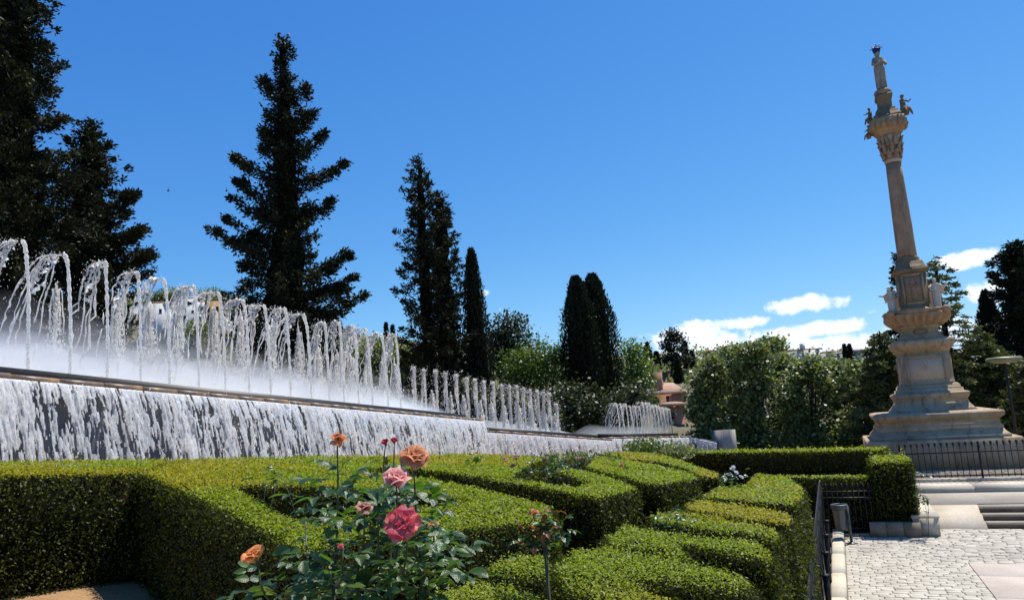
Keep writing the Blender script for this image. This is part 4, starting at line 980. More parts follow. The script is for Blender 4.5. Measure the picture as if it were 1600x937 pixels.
rg = railing('garden_railing', 'black spear-topped iron railing running away beside the hedges', fa, FB, 1.38, .115, (.14, .30, 1.16), 2.05, 1.25, .020, .06, .06)
# ornamental rings between the lower rails and stays on the plaza side
m_ = MB(); Lf = np.linalg.norm(FB - fa)
ringm = MB()
for i in range(10): pass
rm = MB(); rp = [(math.cos(2 * math.pi * i / 10) * .052, 0, math.sin(2 * math.pi * i / 10) * .052) for i in range(11)]; rm.tube(rp, .008, 4, cap=False); rme = rm.mesh('ring'); rme.materials.append(M['iron'])
for k in range(int(Lf / .23)):
    p = fa + FD * (k * .23 + .0575); o = bpy.data.objects.new('ring', rme); COL.objects.link(o); o.parent = rg; o.location = (p[0] - fa[0], p[1] - fa[1], .22); o.rotation_euler = (0, 0, math.atan2(FD[1], FD[0]))
for k in range(int(Lf / 2.05) + 1):
    p = fa + FD * (k * 2.05) + FN * .10; m_ = MB(); m_.box((p[0], p[1], .36), (.10, .10, .62), math.atan2(FD[1], FD[0])); m_.box((p[0], p[1], .685), (.13, .13, .03), math.atan2(FD[1], FD[0]))
    q = p - FN * .10; m_.tube([(p[0], p[1], .62), (q[0], q[1], .98)], [.014, .014], 4); m_.build('stay', M['iron'], rg)
c_end = onz(1362, 836, .05)[:2]
railing('cross_railing', 'black iron railing crossing behind the litter bin', FB + FN * .02, FB + E * 1.30, 1.32, .135, (.14, .95, 1.12), 1.9, None, .02, .06, .06)
vf = vk + .14
railing('monument_railing', 'black spear-topped railing on the low wall before the monument', gp(ul - .1, vf), gp(ul + 9.5, vf), 1.22, .185, (.10, .88), 2.4, 1.05, .022, .71, .71)
# kerb plinth below the cross railing and stones under the hedge block
kb = empty('railing_kerb', (*FB, 0), 'low brown stone kerb under the cross railing', 'kerb')
Lc = 1.3
for k in range(3):
    u0, u1 = Lc * k / 3, Lc * (k + 1) / 3 - .015; p = [FB + E * u0 - G * .16, FB + E * u1 - G * .16, FB + E * u1 + G * .14, FB + E * u0 + G * .14]
    MB().prism([tuple(q) for q in p], -.05, .075).build('kerb_stone', M['riser'], kb)
hw_ = empty('hedge_wall', (*c0, 0), 'low dark stone wall at the foot of the block of hedge', 'wall')
Lw = float((c1 - c0) @ E)
for k in range(3):
    u0, u1 = -.25 + (Lw + .25) * k / 3, -.25 + (Lw + .25) * (k + 1) / 3 - .012; p = [c0 + E * u0 - G * .12, c0 + E * u1 - G * .12, c0 + E * u1 + G * .12, c0 + E * u0 + G * .12]
    MB().prism([tuple(q) for q in p], -.05, .38).build('wall_block', M['riser'], hw_)
s0 = onz(1430, 838, 0)[:2]; s1 = onz(1471, 838, 0)[:2]; ls = float((s1 - s0) @ E)
p = [s0 + G * .02, s0 + E * ls + G * .02, s0 + E * ls + G * 2.6, s0 + G * 2.6]
m_ = MB(); m_.prism([tuple(q) for q in p], -.05, .47); sb_ = m_.build('stone_block', M['pale_stone']); tag(sb_, 'beige stone end block beside the hedge and ramp', 'stone block')
p = [s0 - E * .02 - G * .01, s0 + E * (ls + .02) - G * .01, s0 + E * (ls + .02) + G * 2.62, s0 - E * .02 + G * 2.62]
MB().prism([tuple(q) for q in p], .47, .53).build('cap_stone', M['pale_stone'], sb_)
# rubble patch of broken wall behind the railing
for k in range(7):
    pass
# ------------------------------------------------------------------ litter bin
M['bin'] = plain('bin_grey', (.045, .055, .055), .45, .3, .5, c2=(.09, .10, .10), scale=9)
M['bin_bag'] = plain('bin_bag', (.07, .08, .08), .3, 0, .6, c2=(.08, .09, .09), scale=5, bump=.8)
bp_ = onz(1331, 849, 0); bz = zat(bp_[0], bp_[1], 787); bin_ = empty('litter_bin', bp_, 'dark grey litter bin hung on a post at the plaza corner', 'bin')
bx_ = np.array([-.11, -.04]); S = bp_[1] / 1155
m_ = MB(); m_.lathe((bp_[0], bp_[1], 0), [(.15, 0), (.15, .015), (.06, .03), (.05, .05)], 14); m_.build('foot', M['bin'], bin_)
MB().tube([(bp_[0], bp_[1], .02), (bp_[0], bp_[1], bz - .05)], [.035, .035], 10).build('post', M['bin'], bin_)
cb = (bp_[0] - 8 * S, bp_[1] + .17, 0); rb = 11.0 * S; z0b = bz - 39 * S
m_ = MB(); Rg = []
for s in np.linspace(0, 1, 8): Rg.append([(cb[0] + math.cos(2 * math.pi * i / 26) * rb * (.80 + .2 * s) * (1 + .018 * (-1) ** i), cb[1] + math.sin(2 * math.pi * i / 26) * rb * (.80 + .2 * s) * (1 + .018 * (-1) ** i), z0b + (bz - .08 - z0b) * s) for i in range(26)])
m_.rings(Rg); m_.build('basket', M['bin_bag'], bin_)
m_ = MB(); m_.lathe((cb[0], cb[1], bz - .10), [(rb * 1.02, -.03), (rb * 1.13, -.02), (rb * 1.15, .05), (rb * 1.08, .085), (rb * .8, .09), (rb * .78, .04), (rb * .9, .03)], 26); m_.build('rim', M['bin'], bin_, False)
MB().box((bp_[0] - .04, bp_[1] + .05, bz - .12), (.10, .16, .04)).build('bracket', M['bin'], bin_)
# ------------------------------------------------------------------ street lamp at the right edge
M['lamp_green'] = plain('lamp_green', (.20, .21, .10), .5, .1, .5, c2=(.15, .16, .08))
lp = at(1590, 690, 33); lp[2] = .68; zl = zat(lp[0], lp[1], 566)
lamp = empty('street_lamp', lp, 'green flat-headed street lamp by the right edge among the conifers', 'street lamp')
MB().tube([(lp[0], lp[1], .68), (lp[0], lp[1], zl)], [.07, .045], 8).build('pole', M['iron'], lamp)
m_ = MB(); hx_ = .62
for k in range(1): m_.rings([[(lp[0] + x * f * hx_, lp[1] + y * f * .35, zl + z) for x, y in ((-1, -1), (1, -1), (1, 1), (-1, 1))] for f, z in ((.6, .0), (.98, .06), (1.0, .16), (.9, .24))]); m_.build('lamp_head', M['lamp_green'], lamp)
MB().box((lp[0], lp[1], zl - .01), (.9, .3, .03)).build('diffuser', M['pale_stone'], lamp)
# ------------------------------------------------------------------ trees
def zone(Y): return np.interp(Y, [0, 20, 40, 60, 90], [1.5, .6, .4, .3, .0])
def tree_root(name, label, px, Y, group, py=600, z=None):
    p = at(px, py, Y); zz = -.12 if z is None else z
    return empty(name, (p[0], p[1], zz), label, 'tree', group), np.array([p[0], p[1], zz])
def finish(root, trunk, P, D, S, L, W, mat, rnd=None):
    trunk.build('trunk', M['bark'], root, True)
    o = link('crown', leaves_mesh('crown', P, D, S, L, W, rnd=rnd), M[mat], root); return o
def conifer(label, px, top, Y, prof, n_br=170, sprig=26, group='dark conifers behind the fountain', mat='conifer', seed=0, tips=(), rise=.10, curl=.25, hang=.35, size=.24, start=.08, lean=0.0, name='conifer_tree', spread=.16, flat=1.0, wid=.42, z=None, core=.34):
    """prof: (image row, half width px) pairs. Branches leave the trunk at every height and carry sprays of needles."""
    r_ = np.random.default_rng(seed + 300); root, b = tree_root(name, label, px, Y, group, z=z)
    H = zat(b[0], b[1], top) - b[2]; S_ = Y / 1155
    rows = np.array([zat(b[0], b[1], y) - b[2] for y, _ in prof]); hw = np.array([w * S_ for _, w in prof]); o_ = np.argsort(rows); rows, hw = rows[o_], hw[o_]
    tr = MB(); n = 12; pts = [b + np.array([lean * (i / n) + .02 * r_.normal(), .02 * r_.normal(), H * .985 * i / n]) for i in range(n + 1)]; r0 = .016 * H + .06
    tr.tube(pts, [r0 * (1 - .93 * i / n) + .012 for i in range(n + 1)], 9)
    Pl, Dl, Sl, Ll, Rl = [], [], [], [], []
    def spray(path, Lb, dens):
        nc = max(2, int(Lb / .30)); k = max(18, int(dens * 2.5 * Lb / .75)); cs_ = (r_.random(nc) ** .7)[r_.integers(0, nc, k)]
        s = np.clip(cs_ + r_.normal(size=k) * .07 / max(Lb, .5), 0, 1); idx = s * (len(path) - 1); i0 = np.minimum(idx.astype(int), len(path) - 2); f = (idx - i0)[:, None]
        p = path[i0] * (1 - f) + path[i0 + 1] * f; t = unit(path[i0 + 1] - path[i0])
        ph_ = cs_ * 57.3; cdir = np.column_stack([np.cos(ph_ * 7), np.sin(ph_ * 11), .4 * np.cos(ph_ * 5)])         # each clump sits a little off the limb
        sp = (spread * min(Lb, 2.2) * (1.05 - s) + .12)[:, None]; off = r_.normal(size=(k, 3)) * sp * .62 * np.array([1, 1, .6 * flat]) + cdir * sp * .9 * np.array([1, 1, flat]); off[:, 2] -= hang * np.abs(r_.normal(size=k)) * sp[:, 0]
        d = unit(t * .7 + r_.normal(size=(k, 3)) * .55 + np.array([0, 0, .15 - hang * .5]) + unit(off) * .35)
        sd = unit(np.cross(d, r_.normal(size=(k, 3)) * np.array([1, 1, .4 if flat < 1 else 1])))
        Pl.append(p + off); Dl.append(d); Sl.append(sd); Ll.append(size * r_.uniform(.6, 1.35, k)); Rl.append(np.clip(r_.normal(.45, .25) + .25 * r_.normal(size=k), 0, 1))
    for k in range(n_br):
        u = (k + r_.random()) / n_br; u = start + (1 - start) * u ** .92; h = u * H; az = k * 2.39996 + r_.normal() * .5
        R_ = float(np.interp(h, rows, hw)); Lb = max(.22, R_ * r_.uniform(.62, 1.10)); dirv = np.array([math.cos(az), math.sin(az), 0])
        s = np.linspace(0, 1, 7)[:, None]; p0 = b + np.array([lean * u, 0, h - Lb * (rise + curl) * .6])
        path = p0 + dirv * Lb * s + np.array([0, 0, 1.0]) * Lb * (rise * s + curl * s ** 2)
        if Lb > .8: tr.tube(path[[0, 2, 4, 6]], [r0 * .16 * (1 - u) + .015, r0 * .11 * (1 - u) + .012, .012, .006], 4, cap=False)
        spray(path, Lb, sprig)
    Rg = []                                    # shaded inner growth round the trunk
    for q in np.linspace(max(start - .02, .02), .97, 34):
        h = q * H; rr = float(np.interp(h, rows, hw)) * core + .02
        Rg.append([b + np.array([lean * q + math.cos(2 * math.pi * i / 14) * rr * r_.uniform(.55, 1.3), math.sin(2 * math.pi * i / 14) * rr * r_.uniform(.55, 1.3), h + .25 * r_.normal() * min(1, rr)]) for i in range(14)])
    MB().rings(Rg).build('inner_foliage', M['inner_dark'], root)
    for (tx, ty) in tips:                      # the long limbs that stick out of the outline
        q = at(tx, ty, Y); h0 = zat(b[0], b[1], ty + 28) - b[2]; p0 = b + np.array([0, 0, h0]); s = np.linspace(0, 1, 8)[:, None]; dv_ = q - p0
        path = p0 + dv_ * s + np.array([0, 0, 1.0]) * (-.13 * np.linalg.norm(dv_)) * np.sin(s * math.pi) ; Lb = np.linalg.norm(dv_)
        tr.tube(path[[0, 2, 4, 7]], [.09, .06, .035, .01], 5, cap=False)
        ks = spread
        spray(path, Lb, sprig * 2.6); spray(path, Lb, sprig * 1.2)
    P = np.concatenate(Pl); L = np.concatenate(Ll)
    finish(root, tr, P, np.concatenate(Dl), np.concatenate(Sl), L, L * wid, mat, np.concatenate(Rl)); return len(P)
def cypress(label, px, top, Y, prof, n=9000, group='slender cypresses', seed=0, mat='cypress', size=.20, lean=0.0, name='cypress_tree', z=None):
    """dense spindle: solid dark heart, upright sprays on a lumpy surface"""
    r_ = np.random.default_rng(seed + 600); root, b = tree_root(name, label, px, Y, group, z=z); S_ = Y / 1155
    H = zat(b[0], b[1], top) - b[2]; rows = np.array([zat(b[0], b[1], y) - b[2] for y, _ in prof]); hw = np.array([w * S_ for _, w in prof]); o_ = np.argsort(rows); rows, hw = rows[o_], hw[o_]
    def Rr(h): return np.interp(h, rows, hw)
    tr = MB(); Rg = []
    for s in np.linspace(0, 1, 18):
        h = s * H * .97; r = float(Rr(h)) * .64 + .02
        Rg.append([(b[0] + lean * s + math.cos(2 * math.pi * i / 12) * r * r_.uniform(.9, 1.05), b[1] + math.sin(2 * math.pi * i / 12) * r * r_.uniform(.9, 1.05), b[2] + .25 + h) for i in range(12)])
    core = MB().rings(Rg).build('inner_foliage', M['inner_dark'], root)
    tr.tube([b, b + np.array([0, 0, H * .3])], [.16, .10], 8)
    h = H * r_.random(n) ** .9; a = r_.random(n) * 6.2832
    lump = 1 + .40 * fbm(np.column_stack([np.cos(a) * 2, np.sin(a) * 2, h * .9 / max(S_ * 30, .5)]), 1.3, 4, seed)
    r = Rr(h) * lump * np.where(r_.random(n) < .06, r_.uniform(1.0, 1.18, n), r_.uniform(.70, 1.04, n))
    P = np.column_stack([b[0] + lean * h / H + np.cos(a) * r, b[1] + np.sin(a) * r, b[2] + h])
    D = unit(np.column_stack([np.cos(a) * .35, np.sin(a) * .35, np.ones(n)]) + .35 * r_.normal(size=(n, 3))); Sd = unit(np.cross(D, r_.normal(size=(n, 3))))
    L = size * r_.uniform(.6, 1.5, n); finish(root, tr, P, D, Sd, L, L * .36, mat, np.clip(.45 + .9 * (lump - 1) + .2 * r_.normal(size=n), 0, 1)); return n
def broadleaf(label, px, top, Y, blobs, n_leaf=9000, group='broadleaf trees beyond the fountain', seed=0, mat='broad', size=.22, name='broadleaf_tree', clump=.42, per=34, z=None, py=600):
    """blobs: (px, py, rx px, ry px) crown masses; leaves sit in clumps spread through them, denser towards the shell"""
    r_ = np.random.default_rng(seed + 1200); root, b = tree_root(name, label, px, Y, group, py, z=z); S_ = Y / 1155; tr = MB()
    Cs = []; areas = np.array([bl[2] * bl[3] for bl in blobs], float); areas /= areas.sum(); nc = max(12, n_leaf // per)
    first = None
    for (bx, by, rx, ry), ar in zip(blobs, areas):
        dY = r_.normal() * rx * S_ * .35; c = at(bx, by, Y + dY); k = max(4, int(nc * ar)); d = unit(r_.normal(size=(k, 3))); rad = r_.random(k) ** .34
        Cs.append(c + d * rad[:, None] * np.array([rx * S_, rx * S_ * .9, ry * S_])); first = c if first is None else first
        fork = b + (c - b) * np.array([.25, .25, .45]); tr.tube([b + (fork - b) * np.array([.3, .3, 1]) * .55, fork, c + np.array([0, 0, -.1 * ry * S_])], [.10, .075, .02], 6)
        for q in range(3):
            e = c + unit(r_.normal(size=3)) * np.array([rx, rx, ry]) * S_ * .75; tr.tube([c * .6 + fork * .4, e], [.045, .008], 4, cap=False)
    tr.tube([b, b + (np.mean([at(bl[0], bl[1], Y) for bl in blobs], 0) - b) * np.array([.12, .12, .5])], [.20 * Y / 45 + .03, .10], 9)
    C = np.concatenate(Cs); nC = len(C); k = np.repeat(np.arange(nC), per); P = C[k] + r_.normal(size=(len(k), 3)) * clump * np.array([1, 1, .7])
    D = unit(r_.normal(size=(len(k), 3)) + np.array([0, 0, -.15])); up_ = unit(r_.normal(size=(len(k), 3)) * .5 + np.array([0, 0, 1.0])); Sd = unit(np.cross(D, up_))
    L = size * r_.uniform(.6, 1.3, len(k)); tone = np.clip(.5 + .28 * r_.normal(size=nC), 0, 1)[k] * .7 + .3 * r_.random(len(k))
    finish(root, tr, P, D, Sd, L, L * .62, mat, tone); return len(k)
nt_ = 0
nt_ += conifer('huge dark conifer cut by the left edge, its top out of frame', 2, -150, 28, [(-150, 8), (-60, 40), (0, 50), (60, 62), (130, 80), (200, 100), (300, 118), (420, 130), (560, 120)], 330, 44, seed=1, size=.19, hang=.25, spread=.17, start=.15)
nt_ += conifer('bushy dark conifer right of the tree at the left edge', 132, 185, 31, [(185, 6), (215, 34), (260, 52), (300, 64), (350, 84), (395, 104), (440, 92), (560, 70)], 190, 44, seed=2, size=.19, hang=.3, tips=((240, 392), (212, 298), (222, 352)), start=.15)
nt_ += conifer('tall ragged fir with long upswept limbs, left of centre', 452, 55, 36, [(55, 7), (80, 16), (110, 14), (130, 20), (170, 30), (210, 38), (260, 42), (300, 46), (350, 54), (400, 70), (440, 90), (470, 104), (520, 104), (600, 90)], 250, 36, seed=3, size=.20, hang=.55,
    tips=((368, 244), (407, 116), (408, 200), (538, 252), (508, 206), (325, 352), (366, 308), (355, 338), (523, 310), (576, 456), (548, 392), (558, 426), (484, 132), (498, 168), (372, 280)), start=.12, curl=.32, rise=.02)
nt_ += conifer('tall open conifer with see-through crown in the centre', 672, 246, 45, [(246, 5), (262, 15), (300, 30), (340, 37), (380, 43), (430, 46), (480, 47), (520, 50), (600, 50)], 210, 26, seed=4, core=.16, size=.21, hang=.2, spread=.14, rise=.35, curl=.2)
nt_ += conifer('dense dark conifer standing between the open conifer and the cypress', 702, 300, 46, [(300, 6), (330, 18), (370, 26), (430, 31), (500, 38), (560, 42), (640, 42)], 170, 34, seed=5, size=.22, hang=.2, rise=.45, curl=.15, spread=.13)
nt_ += cypress('slim black cypress right of the central conifers', 748, 390, 47, [(390, 2), (405, 7), (450, 14), (520, 21), (590, 25), (660, 22)], 9000, seed=1)
nt_ += cypress('left one of the twin black cypresses', 912, 434, 50, [(432, 3), (445, 11), (480, 22), (520, 28), (560, 31), (620, 33), (680, 30)], 14000, seed=2)
nt_ += cypress('right one of the twin black cypresses, slightly taller', 938, 430, 52, [(430, 4), (445, 14), (480, 26), (520, 32), (570, 35), (640, 35), (690, 30)], 15000, seed=3)
nt_ += broadleaf('dark broadleaf tree beside the slim cypress', 792, 488, 52, [(795, 512, 24, 22), (778, 540, 26, 26), (812, 530, 16, 18), (800, 570, 34, 30)], 5200, seed=1, mat='broad_dark', size=.26)
nt_ += broadleaf('bright green rounded tree left of the twin cypresses', 842, 528, 50, [(842, 552, 36, 22), (815, 572, 34, 24), (868, 572, 26, 26), (838, 600, 60, 30)], 8500, seed=2, mat='broad_bright', size=.20)
nt_ += broadleaf('dark shrubby tree in front of the twin cypresses', 930, 590, 47, [(900, 632, 42, 28), (950, 640, 46, 30), (985, 618, 24, 24), (870, 660, 36, 20)], 6500, seed=3, mat='broad_dark', size=.26)
nt_ += broadleaf('light feathery green tree right of the twin cypresses', 988, 530, 54, [(982, 545, 16, 12), (994, 560, 14, 18), (1002, 598, 14, 22), (984, 590, 24, 30), (1004, 632, 20, 14)], 3600, seed=4, mat='broad_bright', size=.24, clump=.5, per=26)
for k, (x, y, w) in enumerate(((600, 535, 30), (640, 548, 26), (572, 545, 24), (395, 480, 26), (480, 520, 50))):
    nt_ += broadleaf(['low green tree seen between jets left of the open conifer', 'green bush at the foot of the open conifer', 'small green tree right of the ragged fir', 'dark green tree left of the ragged fir\'s lower limbs', 'dark bush under the ragged fir'][k],
                     x, y, [58, 56, 60, 50, 48][k], [(x, y + 12, w, 18), (x - 6, y + 40, w * 1.1, 26)], 2600, seed=10 + k, mat='broad_dark' if k in (3, 4) else 'broad', size=.3, group='green trees half hidden by the jets')
for k, (x, y, w) in enumerate(((715, 622, 34), (775, 630, 34), (835, 640, 34))):
    nt_ += broadleaf(f'dark laurel bush behind the middle jets, {ORD[k]} from the left', x, y - 20, 45, [(x, y, w, 24), (x + 14, y + 22, w, 22)], 2400, seed=90 + k, mat='broad_dark', size=.26, group='laurels behind the middle basin')
row = [(1106, 568, 26), (1143, 548, 30), (1180, 542, 30), (1222, 564, 32), (1262, 566, 30), (1303, 571, 32), (1345, 574, 30)]
for k, (x, y, w) in enumerate(row):
    rr_ = random.Random(500 + k); bl = []
    for q in range(9):                       # rounded crown built from uneven lobes, wider in the middle
        f = q / 8; yy = y + 12 + f * (678 - y - 12); half = w * (.55 + .75 * math.sin(math.pi * min(1, .18 + f * .8))); rx = rr_.uniform(11, 18)
        bl.append((max(x + rr_.uniform(-1, 1) * (half - rx * .6), 1084), yy + rr_.uniform(-5, 5), rx, rr_.uniform(10, 16)))
    bl += [(x - 12, 686, 18, 12), (x + 12, 688, 18, 12)]
    bl += [(x + rr_.uniform(-.6, .6) * w, y + rr_.uniform(-2, 12), 4, 8) for q in range(5)]
    nt_ += broadleaf(f'leafy broad tree, {ORD[k]} from the left in the row left of the monument', x, y, 46 + (k % 2) * 5, bl, 8200, seed=30 + k, mat='broad', size=.27, group='row of leafy trees left of the monument', clump=.36, per=36)
# conifers round the monument
CG = 'conifers around the monument'
nt_ += conifer('olive cedar with layered drooping boughs just left of the monument', 1385, 520, 42, [(520, 6), (545, 30), (580, 52), (620, 62), (660, 72), (700, 70)], 110, 40, CG, 'cedar', 21, size=.22, hang=.35, rise=-.02, curl=-.12, flat=.35, core=.10, name='cedar_tree', spread=.13)
nt_ += conifer('dark cedar top showing behind the upper pedestal of the monument', 1432, 396, 50, [(396, 3), (420, 12), (460, 20), (520, 30), (600, 50), (690, 60)], 130, 34, CG, 'conifer', 22, size=.24, hang=.35, rise=.0, curl=-.1, flat=.4, core=.10, name='cedar_tree', spread=.12)
nt_ += conifer('thin-topped cedar with sparse tiers right of the monument', 1490, 402, 40, [(402, 3), (420, 22), (450, 38), (480, 46), (520, 54), (560, 60), (620, 66), (690, 66)], 95, 34, CG, 'cedar', 23, size=.17, hang=.22, rise=.06, curl=-.20, flat=.22, core=.06, name='cedar_tree', spread=.075)
nt_ += cypress('narrow dark cypress right of the thin cedar', 1562, 456, 50, [(456, 2), (470, 9), (500, 16), (560, 22), (640, 24), (690, 22)], 9000, CG, seed=8)
nt_ += conifer('massive dark conifer at the right edge', 1622, 380, 46, [(380, 8), (395, 30), (430, 44), (480, 52), (540, 56), (620, 60), (700, 60)], 190, 44, CG, 'conifer', 24, size=.24, hang=.2, spread=.15)
nt_ += conifer('olive cedar with horizontal boughs behind the street lamp', 1545, 520, 40, [(520, 4), (545, 32), (580, 52), (620, 62), (660, 70), (700, 68)], 110, 40, CG, 'cedar', 25, size=.22, hang=.35, rise=-.02, curl=-.12, flat=.32, core=.10, name='cedar_tree', spread=.13)
nt_ += conifer('dark conifer filling the gap right behind the monument base', 1486, 545, 53, [(545, 6), (570, 34), (610, 56), (690, 66)], 110, 40, CG, 'conifer', 26, size=.26, hang=.25, spread=.15)
nt_ += conifer('low olive cedar at the right edge below the lamp', 1612, 560, 37, [(560, 5), (590, 36), (640, 52), (700, 56)], 80, 40, CG, 'cedar', 27, size=.2, hang=.35, rise=-.02, curl=-.12, flat=.32, core=.10, name='cedar_tree', spread=.13)
# ------------------------------------------------------------------ distant hill, houses
M['hill'] = stone('hill_earth', (.10, .095, .05), (.19, .155, .10), .06, .95, .4, .8)
sky_x = [-400, 0, 180, 260, 340, 420, 520, 580, 640, 800, 950, 1000, 1060, 1140, 1200, 1300, 1400, 1500, 1700, 2100]
sky_y = [470, 468, 468, 462, 462, 490, 518, 524, 530, 545, 560, 556, 553, 557, 560, 556, 560, 566, 570, 572]
V = []; xs_ = np.linspace(-400, 2100, 110); rows_ = [(0, 62), (.25, 85), (.5, 120), (.75, 165), (1.0, 210), (.85, 300)]
for s, Yh in rows_:
    for x in xs_:
        y = np.interp(x, sky_x, sky_y); yb = 655 - .0667 * (x - 800) * .9; yy = yb + (y - yb) * s; p = at(x, yy, Yh)
        if s == 0: p[2] = -.15
        V.append((p[0], p[1], p[2] + (0 if s in (0,) else 1.1 * math.sin(x * .09 + s * 9) * s)))
nx = len(xs_); i = (np.arange(nx - 1)[None, :] + nx * np.arange(len(rows_) - 1)[:, None]).ravel()
o = link('hillside', ngon_mesh('hillside', np.array(V), np.stack([i, i + 1, i + nx + 1, i + nx], -1), True), M['hill']); tag(o, kind='structure')
# scrub on the hill reads as one mass
nS = 520; px_ = rng.uniform(150, 1500, nS); ss = rng.uniform(.45, 1.0, nS); C = []
for x, s in zip(px_, ss):
    y = np.interp(x, sky_x, sky_y); yb = 655 - .0667 * (x - 800) * .9; yy = yb + (y - yb) * s; Yh = np.interp(s, [0, .25, .5, .75, 1], [62, 85, 120, 165, 210]); C.append(at(x, yy, Yh))
C = np.array(C); k = np.repeat(np.arange(nS), 34); P = C[k] + rng.normal(size=(len(k), 3)) * np.array([1.6, 1.6, 1.0]) + np.array([0, 0, .8]); D = rand_unit(len(k))
o = link('hill_scrub', leaves_mesh('hill_scrub', P, D, perp(D), 1.1 * rng.uniform(.6, 1.3, len(k)), .6, rnd=np.clip(.5 + .3 * rng.normal(size=nS), 0, 1)[k]), M['broad']); tag(o, 'dark green scrub covering the distant hillside', 'scrub', kind='stuff')
M['whitewash'] = stone('whitewash', (.62, .62, .62), (.74, .74, .73), .6, .9, .1, 10)
M['ochre'] = stone('ochre_wall', (.42, .27, .13), (.52, .36, .19), .7, .9, .1, 10)
M['salmon'] = stone('salmon_wall', (.42, .20, .12), (.50, .26, .16), .7, .9, .1, 10)
M['brown_wall'] = stone('brown_wall', (.15, .11, .085), (.26, .20, .15), .5, .95, .3, 6)
M['tile'] = stone('roof_tile', (.36, .20, .13), (.52, .34, .24), .9, .85, .6, 7)
M['yellow_wall'] = stone('yellow_wall', (.48, .37, .17), (.56, .45, .24), .9, .9, .1, 10)
M['grey_wall'] = stone('grey_wall', (.42, .40, .37), (.52, .50, .46), .5, .9, .1, 8)
M['pane'] = plain('window_pane', (.015, .018, .022), .15, 0, .6, c2=(.04, .045, .05))
def house(label, x0, y0, x1, y1, Y, wall, roof=None, rise=8, wins=(), depth=8.0, name='house', chim=0, flat=False, group='houses on the distant hill', roofmat='tile', yaw=.18):
    """front wall spans the pixel box at distance Y; windows: (fx, fy, w, h) in fractions of the front"""
    A = at(x0, y1, Y); B = at(x1, y1, Y); T_ = at((x0 + x1) / 2, y0, Y); W_ = B[0] - A[0]; z0 = min(A[2], B[2]) - 6; z1 = T_[2]; Hf = z1 - max(A[2], B[2]); zb2 = z1 - Hf
    cx = (A[0] + B[0]) / 2; root = empty(name, (cx, Y, z0), label, 'building', group); cs_, sn_ = math.cos(yaw), math.sin(yaw)
    def q(x, y, z): return (cx + x * cs_ - y * sn_, Y + x * sn_ + y * cs_, z)
    h = W_ / 2
    m_ = MB(); V = [q(-h, 0, z0), q(h, 0, z0), q(h, depth, z0), q(-h, depth, z0), q(-h, 0, z1), q(h, 0, z1), q(h, depth, z1), q(-h, depth, z1)]
    m_.add(V, [(0, 3, 2, 1), (4, 5, 6, 7), (0, 1, 5, 4), (1, 2, 6, 5), (2, 3, 7, 6), (3, 0, 4, 7)]); m_.build('wall', M[wall], root)
    rp = rise * Y / 1155
    if not flat:
        e = .45; m_ = MB(); m_.add([q(-h - e, -e, z1 + .02), q(h + e, -e, z1 + .02), q(h + e, depth + e, z1 + .02), q(-h - e, depth + e, z1 + .02), q(-h * .45, depth / 2, z1 + rp), q(h * .45, depth / 2, z1 + rp),
            q(-h - e, -e, z1 + .25), q(h + e, -e, z1 + .25), q(h + e, depth + e, z1 + .25), q(-h - e, depth + e, z1 + .25)],
            [(0, 3, 2, 1), (6, 7, 5, 4), (7, 8, 5), (8, 9, 4, 5), (9, 6, 4), (0, 1, 7, 6), (1, 2, 8, 7), (2, 3, 9, 8), (3, 0, 6, 9)]); rf = m_.build('roof', M[roofmat], root)
    else:
        m_ = MB(); m_.add([q(-h - .2, -.2, z1), q(h + .2, -.2, z1), q(h + .2, depth + .2, z1), q(-h - .2, depth + .2, z1), q(-h - .2, -.2, z1 + .3), q(h + .2, -.2, z1 + .3), q(h + .2, depth + .2, z1 + .3), q(-h - .2, depth + .2, z1 + .3)],
            [(0, 3, 2, 1), (4, 5, 6, 7), (0, 1, 5, 4), (1, 2, 6, 5), (2, 3, 7, 6), (3, 0, 4, 7)]); rf = m_.build('roof', M[wall], root)
    for k in range(chim):
        x = -h * .3 + k * h * .5; m_ = MB(); zc_ = z1 + .1
        m_.add([q(x + a * .45, 1.5 + b_ * .45, zc_ + c * (rp * .8 + 1.2)) for c in (0, 1) for a, b_ in ((-1, -1), (1, -1), (1, 1), (-1, 1))], [(0, 3, 2, 1), (4, 5, 6, 7), (0, 1, 5, 4), (1, 2, 6, 5), (2, 3, 7, 6), (3, 0, 4, 7)]); m_.build('chimney', M[wall], rf)
    for (fx, fy, fw, fh) in wins:
        xc = -h + fx * W_; zc_ = z1 - fy * Hf; ww = fw * W_ / 2; hh = fh * Hf / 2
        m_ = MB(); m_.add([q(xc - ww, -.05, zc_ - hh), q(xc + ww, -.05, zc_ - hh), q(xc + ww, -.05, zc_ + hh), q(xc - ww, -.05, zc_ + hh), q(xc - ww, .1, zc_ - hh), q(xc + ww, .1, zc_ - hh), q(xc + ww, .1, zc_ + hh), q(xc - ww, .1, zc_ + hh)],
            [(0, 1, 2, 3), (1, 0, 4, 5), (2, 1, 5, 6), (3, 2, 6, 7), (0, 3, 7, 4)]); wn = m_.build('window', M['pane'], root)
        m_ = MB(); m_.add([q(xc - ww * 1.25, -.22, zc_ - hh - .2), q(xc + ww * 1.25, -.22, zc_ - hh - .2), q(xc + ww * 1.25, -.01, zc_ - hh - .2), q(xc - ww * 1.25, -.01, zc_ - hh - .2), q(xc - ww * 1.25, -.22, zc_ - hh - .05), q(xc + ww * 1.25, -.22, zc_ - hh - .05), q(xc + ww * 1.25, -.01, zc_ - hh - .05), q(xc - ww * 1.25, -.01, zc_ - hh - .05)],
            [(4, 5, 6, 7), (0, 1, 5, 4), (1, 2, 6, 5), (3, 0, 4, 7)]); m_.build('sill', M[wall], wn)
    return root
